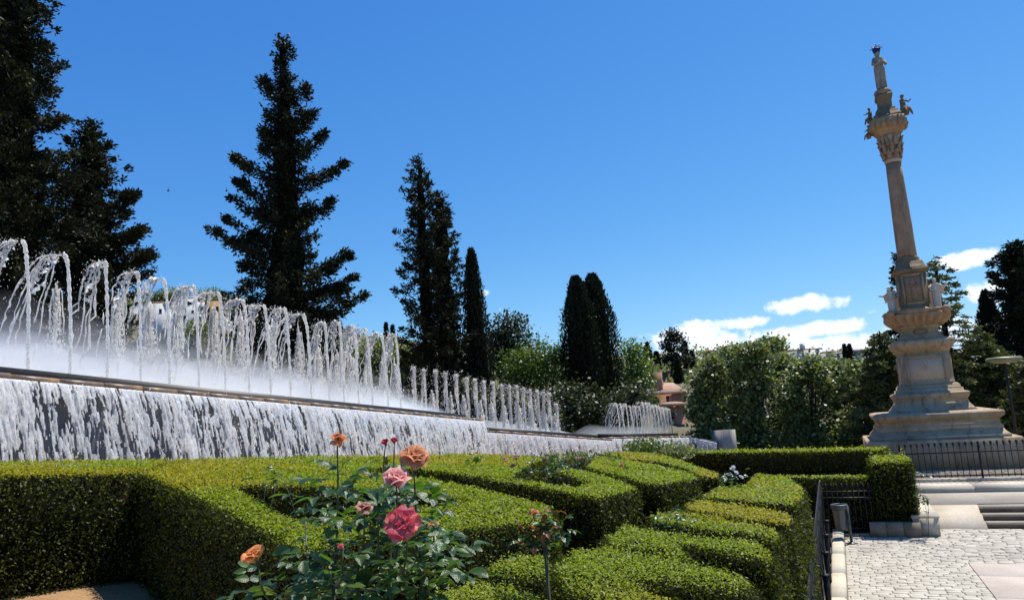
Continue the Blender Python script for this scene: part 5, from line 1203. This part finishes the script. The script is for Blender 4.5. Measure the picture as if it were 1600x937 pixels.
house('white three-storey house seen between the jets on the left hill', 271, 467, 313, 507, 130, 'whitewash', wins=((.22, .18, .10, .2), (.28, .45, .09, .18), (.42, .45, .09, .18), (.28, .75, .09, .15), (.42, .75, .09, .15), (.55, .18, .07, .16), (.70, .52, .09, .12), (.88, .55, .16, .22), (.62, .18, .1, .1)), chim=2, flat=True, depth=9)
house('small white house with low red roof left of the white three-storey house', 222, 474, 262, 500, 138, 'whitewash', rise=7, depth=8, wins=((.3, .5, .1, .3), (.7, .5, .1, .3)))
house('ochre house with dark upper floor right of the white three-storey house', 315, 470, 352, 508, 128, 'ochre', rise=5, roofmat='brown_wall', wins=((.3, .35, .12, .2), (.65, .35, .12, .2), (.3, .7, .1, .2)))
house('salmon house with broad tiled roof right of the feathery tree', 1012, 616, 1066, 642, 78, 'salmon', rise=20, depth=12, wins=((.30, .35, .14, .3), (.62, .35, .1, .5)), chim=1, yaw=-.25)
house('lower salmon annex with tiled lean-to roof beside the far basin', 1040, 634, 1072, 660, 72, 'salmon', rise=7, depth=5, wins=((.4, .6, .15, .4),), yaw=-.1)
house('brown rough-walled house with an ochre roof on the hill', 1008, 582, 1046, 610, 105, 'brown_wall', rise=5, depth=8, wins=((.3, .5, .1, .3), (.7, .5, .1, .3)), roofmat='brown_wall', yaw=.3)
house('long pale convent with a small turret on the hill crest', 1086, 558, 1134, 580, 190, 'grey_wall', rise=3, depth=12, wins=((.2, .4, .04, .2), (.45, .4, .04, .2), (.8, .4, .04, .2)), roofmat='grey_wall', yaw=.05)
house('little brick turret rising from the pale convent', 1107, 549, 1117, 562, 192, 'brown_wall', rise=4, depth=2, wins=((.3, .4, .2, .4), (.7, .4, .2, .4)))
house('low brown terrace wall house under the stone pine', 1060, 580, 1092, 602, 120, 'brown_wall', flat=True, wins=((.25, .5, .08, .2), (.6, .5, .08, .2)), depth=5)
house('white villa with dark windows on the crest left of the monument', 1250, 546, 1284, 566, 175, 'whitewash', rise=3, depth=8, wins=((.15, .4, .08, .3), (.4, .4, .08, .3), (.65, .4, .08, .3), (.88, .4, .08, .3)), chim=1)
house('small white house on the crest, left of the white villa', 1226, 548, 1246, 566, 180, 'grey_wall', rise=4, depth=6, wins=((.5, .4, .2, .3),))
house('pale house on the crest, right of the white villa', 1296, 550, 1318, 566, 180, 'whitewash', rise=4, depth=6, wins=((.3, .4, .12, .3), (.7, .4, .12, .3)))
house('pale grey gabled house on the crest nearest the monument', 1340, 548, 1372, 566, 150, 'grey_wall', rise=6, depth=7, wins=((.3, .4, .12, .3), (.7, .4, .12, .3)), roofmat='grey_wall')
house('yellow building peeping under the row of leafy trees', 1188, 676, 1248, 700, 62, 'yellow_wall', flat=True, depth=5, wins=((.45, .45, .2, .35), (.8, .5, .12, .4)), group=None, yaw=0)
# hill trees one can tell apart
HG = 'trees on the distant hill'
def hz(px, py, Y): return at(px, py, Y)[2]
nt_ += broadleaf('tall umbrella-crowned stone pine on the hill skyline', 1052, 514, 120, [(1048, 521, 10, 6), (1056, 531, 14, 4), (1040, 538, 10, 4), (1054, 545, 14, 4), (1050, 562, 18, 7), (1064, 562, 13, 6)], 3000, HG, 50, 'conifer', .45, 'pine_tree', .5, 26, z=hz(1052, 590, 120), py=590)
for k, (x, top, bot, w, Y, lab) in enumerate(((1016, 538, 575, 6, 118, 'pointed dark cypress at the left end of the hill skyline'), (1061, 566, 596, 5, 104, 'short dark cypress in front of the brown hill walls'), (1076, 535, 572, 4, 125, 'thin spire-like cypress right of the stone pine'), (1086, 550, 575, 3, 126, 'slim cypress next to the convent wall'),
        (607, 506, 530, 2.5, 150, 'tiny cypress spike on the skyline between jets and open conifer'), (617, 510, 532, 2.5, 150, 'second tiny cypress spike on the skyline beside the open conifer'), (1327, 540, 562, 3, 150, 'left of two tiny cypresses on the crest near the monument'), (1335, 540, 562, 3, 150, 'right of two tiny cypresses on the crest near the monument'), (1030, 552, 585, 5, 119, 'blunt dark conifer between the pointed cypress and stone pine'))):
    nt_ += cypress(lab, x, top, Y, [(top, .6), (top + (bot - top) * .35, w * .7), (top + (bot - top) * .75, w), (bot + 6, w * .8)], 1600, HG, seed=40 + k, size=.45, z=hz(x, bot + 4, Y))
for k, (x, y, w, h, Y) in enumerate(((205, 478, 22, 16, 145), (262, 462, 18, 10, 150), (240, 470, 16, 10, 150), (330, 462, 24, 8, 150), (1140, 552, 22, 10, 140), (1205, 540, 8, 7, 90), (1000, 575, 18, 16, 100), (365, 475, 22, 14, 135), (300, 515, 26, 12, 120))):
    nt_ += broadleaf(['round tree left of the small white hill house', 'bushy tree above the white hill houses', 'small tree over the red-roofed hill house', 'broad tree above the ochre house', 'grey-green tree right of the convent', 'round treetop rising over the leafy row', 'green tree at the left foot of the hill houses', 'dark tree between the ochre house and the ragged fir', 'olive bush below the white three-storey house'][k],
                     x, y - h, Y, [(x, y, w, h), (x + w * .5, y + h * .5, w * .7, h * .8)], 1500, HG, 60 + k, 'broad', .5, 'hill_tree', .7, 24, z=hz(x, y + 30, Y), py=y + 30)
# ------------------------------------------------------------------ birds
M['bird'] = plain('bird_dark', (.03, .03, .035), .7)
for k, (x, y) in enumerate(((263, 298), (354, 298))):
    c = at(x, y, 60); m_ = MB(); m_.lathe((0, 0, 0), [(.004, -.14), (.03, -.08), (.045, 0), (.035, .07), (.025, .10), (.004, .14)], 8)
    m_.v = [(c[0] + z, c[1] + xx, c[2] + yy) for xx, yy, z in m_.v]; b_ = m_.build('bird', M['bird'], None, True); tag(b_, ['small dark bird flying left of the ragged fir, farther left', 'small dark bird flying close left of the ragged fir'][k], 'bird', 'birds in the sky')
    for s in (-1, 1):
        w = MB(); w.rings([[(c[0] + .05, c[1], c[2]), (c[0] - .05, c[1], c[2]), (c[0] - .05, c[1], c[2] + .012), (c[0] + .05, c[1], c[2] + .012)], [(c[0] + .03, c[1] + s * .05, c[2] + .16 * (1.5 if s > 0 else -.7)), (c[0] - .04, c[1] + s * .05, c[2] + .16 * (1.5 if s > 0 else -.7)), (c[0] - .04, c[1] + s * .05, c[2] + .17 * (1.5 if s > 0 else -.7)), (c[0] + .03, c[1] + s * .05, c[2] + .17 * (1.5 if s > 0 else -.7))]]); w.build('wing', M['bird'], b_)
print('tree leaves', nt_)
# ------------------------------------------------------------------ roses
M['rose_leaf'] = None
def roseleaf(name, c, c2, rough=.28):
    m, t, o = mat_base(name); co = N(t, 'ShaderNodeTexCoord'); oi = N(t, 'ShaderNodeObjectInfo')
    nz_ = N(t, 'ShaderNodeTexNoise', inp={'Scale': 60.0, 'Detail': 3.0}); t.links.new(co.outputs['Object'], nz_.inputs['Vector'])
    mx = N(t, 'ShaderNodeMix', data_type='RGBA'); mx.inputs[6].default_value = rgba(c); mx.inputs[7].default_value = rgba(c2); t.links.new(oi.outputs['Random'], mx.inputs[0])
    p = N(t, 'ShaderNodeBsdfPrincipled', inp={'Roughness': rough, 'Specular IOR Level': .55}); t.links.new(mx.outputs[2], p.inputs['Base Color'])
    bp = N(t, 'ShaderNodeBump', inp={'Strength': .25, 'Distance': .004}); t.links.new(nz_.outputs['Fac'], bp.inputs['Height']); t.links.new(bp.outputs[0], p.inputs['Normal'])
    tl = N(t, 'ShaderNodeBsdfTranslucent'); g = N(t, 'ShaderNodeMix', data_type='RGBA', blend_type='MULTIPLY', inp={0: 1.0}); t.links.new(mx.outputs[2], g.inputs[6]); g.inputs[7].default_value = (1.5, 2.0, .6, 1); t.links.new(g.outputs[2], tl.inputs['Color'])
    s = N(t, 'ShaderNodeMixShader', inp={0: .34}); t.links.new(p.outputs[0], s.inputs[1]); t.links.new(tl.outputs[0], s.inputs[2]); t.links.new(s.outputs[0], o.inputs['Surface']); return m
M['rose_leaf'] = roseleaf('rose_leaf', (.022, .050, .010), (.075, .135, .022))
M['rose_leaf_red'] = roseleaf('rose_leaf_red', (.16, .045, .015), (.28, .10, .02), .35)
M['cane'] = plain('rose_cane', (.06, .085, .025), .5, c2=(.09, .06, .03), scale=30)
M['dry_flower'] = plain('dry_flower', (.34, .19, .09), .8, c2=(.20, .09, .045), scale=40)
def petalmat(name, inner, outer, edge):
    """petal colour runs from the claw to the rim, streaked"""
    m, t, o = mat_base(name); co = N(t, 'ShaderNodeTexCoord'); sp = N(t, 'ShaderNodeSeparateXYZ'); t.links.new(co.outputs['Object'], sp.inputs[0])
    mp = N(t, 'ShaderNodeMapping'); mp.inputs['Scale'].default_value = (9.0, 1.0, .7); t.links.new(co.outputs['Object'], mp.inputs[0])
    nz_ = N(t, 'ShaderNodeTexNoise', inp={'Scale': 3.0, 'Detail': 4.0, 'Roughness': .7}); t.links.new(mp.outputs[0], nz_.inputs['Vector'])
    ad = N(t, 'ShaderNodeMath', operation='MULTIPLY_ADD'); ad.inputs[1].default_value = 2.0; t.links.new(nz_.outputs['Fac'], ad.inputs[0])
    ad2 = N(t, 'ShaderNodeMath', operation='SUBTRACT'); t.links.new(sp.outputs['Z'], ad.inputs[2]); t.links.new(ad.outputs[0], ad2.inputs[0]); ad2.inputs[1].default_value = 1.0
    r = N(t, 'ShaderNodeValToRGB'); e = r.color_ramp.elements; e[0].position = .12; e[0].color = rgba(inner); e[1].position = .95; e[1].color = rgba(edge); x = e.new(.42); x.color = rgba(outer); x = e.new(.60); x.color = rgba(tuple(.55 * a + .45 * b for a, b in zip(inner, outer))); x = e.new(.76); x.color = rgba(outer)
    t.links.new(ad2.outputs[0], r.inputs[0]); p = N(t, 'ShaderNodeBsdfPrincipled', inp={'Roughness': .55, 'Specular IOR Level': .25}); t.links.new(r.outputs[0], p.inputs['Base Color'])
    tl = N(t, 'ShaderNodeBsdfTranslucent'); t.links.new(r.outputs[0], tl.inputs['Color']); s = N(t, 'ShaderNodeMixShader', inp={0: .42}); t.links.new(p.outputs[0], s.inputs[1]); t.links.new(tl.outputs[0], s.inputs[2]); t.links.new(s.outputs[0], o.inputs['Surface']); return m
M['p_pink'] = petalmat('petal_pink', (.90, .74, .64), (.84, .22, .21), (.80, .075, .10))
M['p_white'] = petalmat('petal_pale', (.72, .09, .07), (.86, .24, .19), (.88, .60, .52))
M['p_peach'] = petalmat('petal_peach', (.84, .40, .12), (.58, .14, .05), (.82, .42, .20))
M['p_orange'] = petalmat('petal_orange', (.90, .60, .22), (.88, .52, .20), (.80, .20, .06))
M['p_red'] = petalmat('petal_red', (.40, .02, .03), (.42, .01, .02), (.55, .03, .04))
M['p_dusty'] = petalmat('petal_dusty', (.55, .28, .20), (.52, .20, .15), (.58, .34, .26))
def petal_meshes(mat):
    out_ = []
    for v in range(3):
        nu_, nv_ = 7, 6; V = []
        for j in range(nv_):
            s = j / (nv_ - 1)
            for i in range(nu_):
                a = (i / (nu_ - 1) - .5) * 2; w = (.16 + .62 * math.sin(min(1, s * 1.15) * math.pi * .5) ** .8) * (1 - .22 * max(0, s - .75) / .25 * abs(a) ** 2)
                x = a * w; z = s * (1 - .10 * a * a) + .03 * math.sin(5 * a + v * 2) * s; y = .42 * (x * x) * 1.1 - .30 * math.sin(s * math.pi * .62) + (.26 + .08 * v) * max(0, s - .62) ** 1.3 * 2.2
                V.append((x, -y, z))
        Fs = [(j * nu_ + i, j * nu_ + i + 1, (j + 1) * nu_ + i + 1, (j + 1) * nu_ + i) for j in range(nv_ - 1) for i in range(nu_ - 1)]
        me = ngon_mesh('petal', np.array(V), Fs, True); me.materials.append(mat); out_.append(me)
    return out_
PM = {}
def basis(axis):
    z = Vector(axis).normalized(); x = Vector((0, 0, 1)).cross(z)
    if x.length < .05: x = Vector((1, 0, 0))
    x.normalize(); y = z.cross(x); return Matrix((x, y, z)).transposed()
def bloom(parent, c, dia, axis, mat, n=24, openness=1.0, name='rose_bloom', label=None, droop=0.0, seed=0):
    """spiral of cupped petals on a green calyx"""
    r_ = random.Random(seed); B = basis(axis); c = Vector(c); rad = dia / 2
    m_ = MB(); m_.lathe((0, 0, 0), [(.05 * dia, -.30 * dia), (.12 * dia, -.24 * dia), (.10 * dia, -.12 * dia), (.03 * dia, .05 * dia)], 8)
    for k in range(5):
        a = k * 1.257; m_.rings([[(math.cos(a + q) * .08 * dia, math.sin(a + q) * .08 * dia, -.16 * dia) for q in (-.5, 0, .5)], [(math.cos(a + q * .1) * .30 * dia, math.sin(a + q * .1) * .30 * dia, -.26 * dia) for q in (-.5, 0, .5)]], closed=False, cap=False)
    m_.v = [tuple(c + B @ Vector(p)) for p in m_.v]; cal = m_.build(name, M['cane'], parent, True)
    if label: cal['label'] = label
    if mat not in PM: PM[mat] = petal_meshes(M[mat])
    for k in range(n):
        f = (k + .5) / n; az = k * 2.39996 + r_.uniform(-.2, .2); tilt = (-.14 + 1.22 * f ** 1.15 * openness) + r_.uniform(-.08, .08) + droop * max(0, f - .4); s = rad * (.62 + .50 * f) * r_.uniform(.9, 1.08)
        Rz = Matrix.Rotation(az, 3, 'Z'); Rx = Matrix.Rotation(tilt, 3, 'X')
        base = Vector((0, 0, -.12 * dia)) + Rz @ Vector((0, -.045 * dia * f, 0))
        rot = B @ Rz @ Rx; Mx = Matrix.Translation(c + B @ base) @ rot.to_4x4() @ Matrix.Diagonal((s * (.85 if f > .3 else .6), s * (1.0 if f > .3 else .7), s * 1.02, 1))
        o = bpy.data.objects.new('petal', PM[mat][k % 3]); COL.objects.link(o); o.parent = cal; o.matrix_basis = Mx
    return cal
def leaf_meshes(mat):
    out_ = []
    for v in range(3):
        V = []; ns = 7
        for j in range(ns):
            s = j / (ns - 1); w = .33 * math.sin(math.pi * s ** .82) * (1 - .12 * s) + .004; fold = .10 + .05 * v; dr = -.16 * s * s * (1 + v * .5)
            ser = .012 * (1 if j % 2 else -1)
            V += [(-w - ser, s, fold * w * 2.0 + dr), (-w * .5, s, fold * w * .9 + dr + .012), (0, s, dr), (w * .5, s, fold * w * .9 + dr + .012), (w + ser, s, fold * w * 2.0 + dr)]
        Fs = [(j * 5 + i, j * 5 + i + 1, (j + 1) * 5 + i + 1, (j + 1) * 5 + i) for j in range(ns - 1) for i in range(4)]
        me = ngon_mesh('leaf', np.array(V), Fs, True); me.materials.append(mat); out_.append(me)
    return out_
LM = {'rose_leaf': leaf_meshes(M['rose_leaf']), 'rose_leaf_red': leaf_meshes(M['rose_leaf_red'])}
def put_leaf(parent, p, d, up_, L, mat, rb):
    y = Vector(d).normalized(); z = Vector(up_); z = (z - y * z.dot(y)); z = z.normalized() if z.length > .01 else Vector((1, 0, 0)); x = y.cross(z)
    o = bpy.data.objects.new('leaf', random.choice(LM[mat])); COL.objects.link(o); o.parent = parent
    if parent.type == 'EMPTY': o.matrix_parent_inverse = Matrix.Translation(rb).inverted()
    o.matrix_basis = Matrix.Translation(Vector(p)) @ Matrix((x, y, z)).transposed().to_4x4() @ Matrix.Diagonal((L * random.uniform(.85, 1.15), L, L, 1)); return o
def spray(parent, rb, p, d, L, mat='rose_leaf', n=5):
    """compound leaf: a stalk with one end leaflet and pairs along it"""
    d = Vector(d).normalized(); side = d.cross(Vector((0, 0, 1))); side = side.normalized() if side.length > .05 else Vector((1, 0, 0)); up_ = side.cross(d) + Vector((random.uniform(-.4, .4), random.uniform(-.4, .4), .3)); p = Vector(p)
    st_ = L * 1.7; put_leaf(parent, p + d * st_, d + Vector((0, 0, -.25)), up_, L * 1.1, mat, rb)
    for k in range((n - 1) // 2):
        q = p + d * st_ * (.85 - .42 * k)
        for s in (-1, 1): put_leaf(parent, q, d * .45 + side * s + Vector((0, 0, random.uniform(-.25, .1))), up_ + Vector((random.uniform(-.3, .3), random.uniform(-.3, .3), 0)), L * random.uniform(.8, 1.0), mat, rb)
def cane(parent, pts, r, name='cane'):
    r = [x * .68 for x in r]
    MB().tube(pts, r, 7).build(name, M['cane'], parent, True)
# -- the near bush with the striped pink blooms
YB = 2.05; rb = at(575, 960, YB + .15); rb[2] = float(soilz(rb[0], rb[1])) + .02
bush = empty('rose_bush', rb, 'nearest rose bush with a large striped pink bloom and several faded ones', 'rose bush', 'rose bushes')
RB = Vector(rb)
def bend(a, b, k=.12, n=6):
    a = np.asarray(a, float); b = np.asarray(b, float); off = rng.normal(size=3) * k * np.linalg.norm(b - a) * np.array([1, .6, 0]); return [a + (b - a) * s + off * math.sin(s * math.pi) * (1 - s * .3) for s in np.linspace(0, 1, n)]
blooms = [  # px, py, Y, diameter m, axis, material, petals, openness
    (631, 822, 1.90, .090, (-.15, -.85, .50), 'p_pink', 36, .86, 'rose_bloom', 'large striped pink and white bloom'),
    (619, 748, 2.05, .072, (.10, -.55, .80), 'p_white', 26, 1.1, 'rose_bloom', 'pale pink streaked bloom above the large one'),
    (647, 714, 2.10, .074, (.20, -.60, .75), 'p_peach', 30, 1.25, 'rose_bloom', 'faded peach bloom with browned petals'),
    (398, 872, 1.95, .068, (-.35, -.35, .85), 'p_orange', 22, .85, 'rose_bloom', 'orange and yellow bloom low on the left'),
    (569, 792, 1.98, .046, (.05, -.30, .9), 'p_dusty', 14, 1.5, 'withered_bloom', 'withered pink bloom with drooping petals'),
    (529, 684, 2.15, .052, (.35, -.25, .9), 'p_peach', 11, 1.7, 'withered_bloom', 'spent bloom on the tallest stem'),
    (534, 855, 1.98, .026, (-.2, -.4, .9), 'p_pink', 9, .35, 'rose_bud', 'closed pink bud'),
    (591, 812, 2.0, .022, (.2, -.4, .9), 'p_dusty', 7, .5, 'rose_bud', None), (638, 792, 2.1, .024, (.2, -.4, .9), 'p_dusty', 7, .8, 'rose_bud', None),
    (678, 818, 2.05, .026, (.1, -.3, .9), 'p_peach', 8, 1.5, 'withered_bloom', None), (476, 798, 2.35, .026, (0, -.3, .9), 'p_dusty', 8, 1.3, 'withered_bloom', None)]
forks = [at(x, y, Y) for x, y, Y in ((560, 900, 2.1), (610, 890, 2.0), (660, 900, 2.15), (520, 910, 2.05), (480, 925, 2.0))]
for k, f in enumerate(forks): cane(bush, bend(rb + np.array([.03 * k - .06, 0, 0]), f, .05), [.011, .010, .010, .009, .008, .008])
for k, (x, y, Y, dia, ax, mt, n_, op, nm, lab) in enumerate(blooms):
    c = at(x, y, Y); f = min(forks, key=lambda q: abs(proj(q)[0] - x) + 20 * abs(q[1] - Y)); ax_ = np.array(ax) / np.linalg.norm(ax); e = c - ax_ * dia * .28
    mid = e + np.array([0, 0, -.12]); pts = [f, f + (mid - f) * .5 + rng.normal(size=3) * .015, mid, e]; P4 = [np.asarray(p) for p in pts]
    # smooth the stem
    sm = [((1 - t) ** 3) * P4[0] + 3 * t * (1 - t) ** 2 * P4[1] + 3 * t * t * (1 - t) * P4[2] + t ** 3 * P4[3] for t in np.linspace(0, 1, 8)]
    cane(bush, sm, [.0065, .006, .0055, .005, .0045, .004, .0035, .0032], 'flower_stem')
    bloom(bush, c, dia, ax, mt, n_, op, nm, lab, seed=k)
    for t in (2, 3, 4, 5, 3, 4, 6):
        if y > 900: break
        p = sm[t]; a = random.uniform(0, 6.28); spray(bush, RB, p, (math.cos(a), math.sin(a) * .8, random.uniform(-.1, .5)), random.uniform(.030, .042), n=random.choice((3, 3, 5)))
# leafy body of the bush
ell = [(560, 905, 95, 60), (620, 905, 90, 60), (660, 880, 55, 60), (500, 920, 80, 40), (560, 850, 50, 40), (640, 850, 50, 40), (450, 930, 60, 25), (520, 790, 40, 30), (600, 790, 45, 36), (690, 870, 34, 40), (600, 770, 50, 30), (655, 775, 30, 30), (545, 765, 40, 34)]
for k in range(215):
    bx, by, rx, ry = random.choice(ell); a = random.uniform(0, 6.28); q = math.sqrt(random.random()); qx, qy = bx + rx * q * math.cos(a), by + ry * q * math.sin(a); p = at(qx, qy, random.uniform(2.15, 2.6) if any(abs(qx - b_[0]) < 62 and abs(qy - b_[1]) < 52 for b_ in blooms[:4]) else random.uniform(1.82, 2.5))
    d = (random.gauss(0, 1), random.gauss(-.2, 1), random.gauss(.15, .45)); spray(bush, RB, p, d, random.uniform(.032, .052), n=random.choice((3, 5, 5)))
# single leaves that stand out in the outline
for (x, y, Y, L) in ((470, 862, 1.95, .055), (452, 858, 1.98, .045), (440, 905, 1.95, .05), (395, 930, 1.9, .05), (420, 925, 1.95, .05), (512, 735, 2.15, .045), (516, 765, 2.1, .05), (540, 760, 2.1, .05), (498, 768, 2.1, .055), (545, 720, 2.15, .035), (590, 790, 2.0, .05), (665, 820, 1.95, .055), (690, 862, 1.98, .045), (700, 895, 1.95, .05), (655, 905, 1.9, .06), (520, 880, 1.93, .05), (608, 850, 1.98, .05), (580, 770, 2.05, .05), (650, 780, 2.08, .04)):
    p = at(x, y, Y); put_leaf(bush, p, (random.gauss(0, 1), random.gauss(-.3, .6), random.gauss(0, .4)), (random.gauss(0, .5), random.gauss(-.5, .4), 1), L, 'rose_leaf', RB)
# -- other roses standing in the beds between the hedges
def small_rose(label, px, py, Y, w_px, h_px, n_sp, flowers, leafmat_='rose_leaf', L=.034, stems=3, trunk=False, red=0.0, zbase=None):
    """px,py: middle of the leafy part; flowers: (px, py, dia, material, petals, openness)"""
    c = at(px, py, Y); zb2 = float(soilz(c[0], c[1])) if zbase is None else zbase; b = np.array([c[0], c[1], zb2]); root = empty('rose_bush', b, label, 'rose bush', 'rose bushes'); S_ = Y / 1155; B_ = Vector(b)
    if trunk: cane(root, bend(b, c + np.array([0, 0, -h_px * S_ * .6]), .03), [.019, .018, .017, .017, .016, .014], 'trunk')
    for k in range(stems): cane(root, bend(c + np.array([0, 0, -h_px * S_ * .7]) if trunk else b + rng.normal(size=3) * .03 * np.array([1, 1, 0]), c + np.array([rng.normal() * w_px * .5, 0, rng.uniform(-.2, .7) * h_px]) * S_, .08), [.010, .009, .008, .007, .006, .005])
    for k in range(n_sp):
        d3 = unit(rng.normal(size=3)) * rng.random() ** .5; p = c + d3 * np.array([w_px, w_px * .7, h_px]) * S_
        spray(root, B_, p, (random.gauss(0, 1), random.gauss(-.2, 1), random.gauss(.3, .5)), L * random.uniform(.8, 1.2), 'rose_leaf_red' if random.random() < red else leafmat_, n=random.choice((3, 5)))
    for k, (x, y, dia, mt, n_, op) in enumerate(flowers):
        e = at(x, y, Y); cane(root, bend(c + (e - c) * .2 + np.array([0, 0, -.1]), e + np.array([0, 0, -.25 * dia]), .06), [.006, .005, .005, .004, .004, .003], 'flower_stem'); bloom(root, e, dia, (random.uniform(-.4, .4), -.5, .8), mt, n_, op, 'rose_bloom', None, seed=100 + k + int(px))
    return root
small_rose('standard rose on a bare dark trunk with orange young leaves', 850, 832, 4.2, 36, 34, 46, [(833, 800, .06, 'p_peach', 8, 1.6)], trunk=True, red=.30, L=.040)
small_rose('slender rose with two small deep red blooms behind the peach bloom', 608, 735, 2.9, 14, 26, 9, [(602, 692, .040, 'p_red', 14, .6), (616, 689, .036, 'p_red', 14, .7)], stems=2)
small_rose('upright leafy rose shoots against the falling water in the centre', 742, 724, 15.0, 18, 26, 22, [], stems=6, L=.085)
small_rose('rose with a cluster of dusty pink blooms over the far hedges', 818, 736, 14.5, 34, 14, 24, [(790, 718, .12, 'p_dusty', 14, .9), (806, 715, .13, 'p_dusty', 14, .9), (802, 727, .12, 'p_peach', 14, .9)], L=.085)
small_rose('leafy green rose in the left pocket of the zigzag hedge', 425, 752, 7.4, 34, 16, 14, [], L=.05)
small_rose('dark leafy rose in the far pocket left of the brown-topped hedge', 868, 735, 12.5, 32, 16, 16, [(905, 716, .08, 'p_dusty', 12, .7)], L=.075)
small_rose('low green rose bush between the right-hand hedges', 1052, 816, 7.6, 42, 15, 24, [], L=.05)
small_rose('thin rose with orange buds in front of the low hedge strip', 972, 722, 15, 20, 8, 8, [(972, 726, .10, 'p_orange', 9, .7), (974, 709, .09, 'p_orange', 9, .7)], L=.08)
small_rose('white-flowered dark shrub before the tall hedge', 1148, 752, 14.5, 26, 18, 22, [(1144, 733, .10, 'p_w', 10, 1.2), (1150, 738, .10, 'p_w', 10, 1.2), (1140, 742, .09, 'p_w', 10, 1.2), (1158, 745, .09, 'p_w', 10, 1.2), (1146, 729, .08, 'p_w', 9, 1.2)] if M.setdefault('p_w', petalmat('petal_white', (.72, .72, .70), (.74, .74, .74), (.78, .78, .78))) else [], L=.075)
small_rose('loose rose bush beside the block of hedge and stone block', 1442, 770, 20.0, 12, 40, 16, [], L=.09, zbase=0.0)
small_rose('fresh green seedling plants on the near hedge flank', 760, 880, 3.4, 60, 26, 9, [], L=.026, stems=0)
# tall fresh grass-like shoots below the farthest basin
def tuft(label, px, py, Y, w, h, n, mat):
    c = at(px, py + h, Y); c[2] -= .3; root = empty('shrub', c, label, 'shrub', 'shrubs at the foot of the fountain'); S_ = Y / 1155
    b = c + np.column_stack([rng.normal(size=n) * w * S_ * .5, rng.normal(size=n) * .35, np.zeros(n)]); hh = h * S_ * rng.uniform(.5, 1.2, n) + .3; k = np.repeat(np.arange(n), 9); t = np.tile(np.linspace(.25, 1, 9), n)
    P = b[k] + np.column_stack([rng.normal(size=len(k)) * .05, rng.normal(size=len(k)) * .05, t * hh[k]]); D = unit(rng.normal(size=(len(k), 3)) * .8 + np.array([0, 0, .7])); m_ = MB()
    for q in range(0, n, 2): m_.tube([b[q], b[q] + np.array([0, 0, hh[q]])], [.012, .005], 4)
    tag(m_.build('stems', M['cane'], root), kind='stuff'); o = link('foliage', leaves_mesh('foliage', P, D, perp(D), .16 * rng.uniform(.6, 1.3, len(k)), .06), M[mat], root); tag(o, kind='stuff')
tuft('tall fresh green shoots in front of the farthest basin', 1012, 690, 27, 38, 18, 130, 'broad_bright')
tuft('dark green shrub between the low hedge strip and the water', 880, 712, 21, 60, 12, 130, 'broad')
tuft('green weeds at the left end of the tall dark hedge', 1060, 697, 25, 30, 10, 60, 'broad')
tuft('dark shrub filling the pocket behind the blunt-ended hedge', 862, 738, 18, 46, 14, 120, 'broad_dark')
tuft('dark shrub at the left foot of the brown-topped hedge', 905, 728, 20, 30, 8, 60, 'broad_dark')
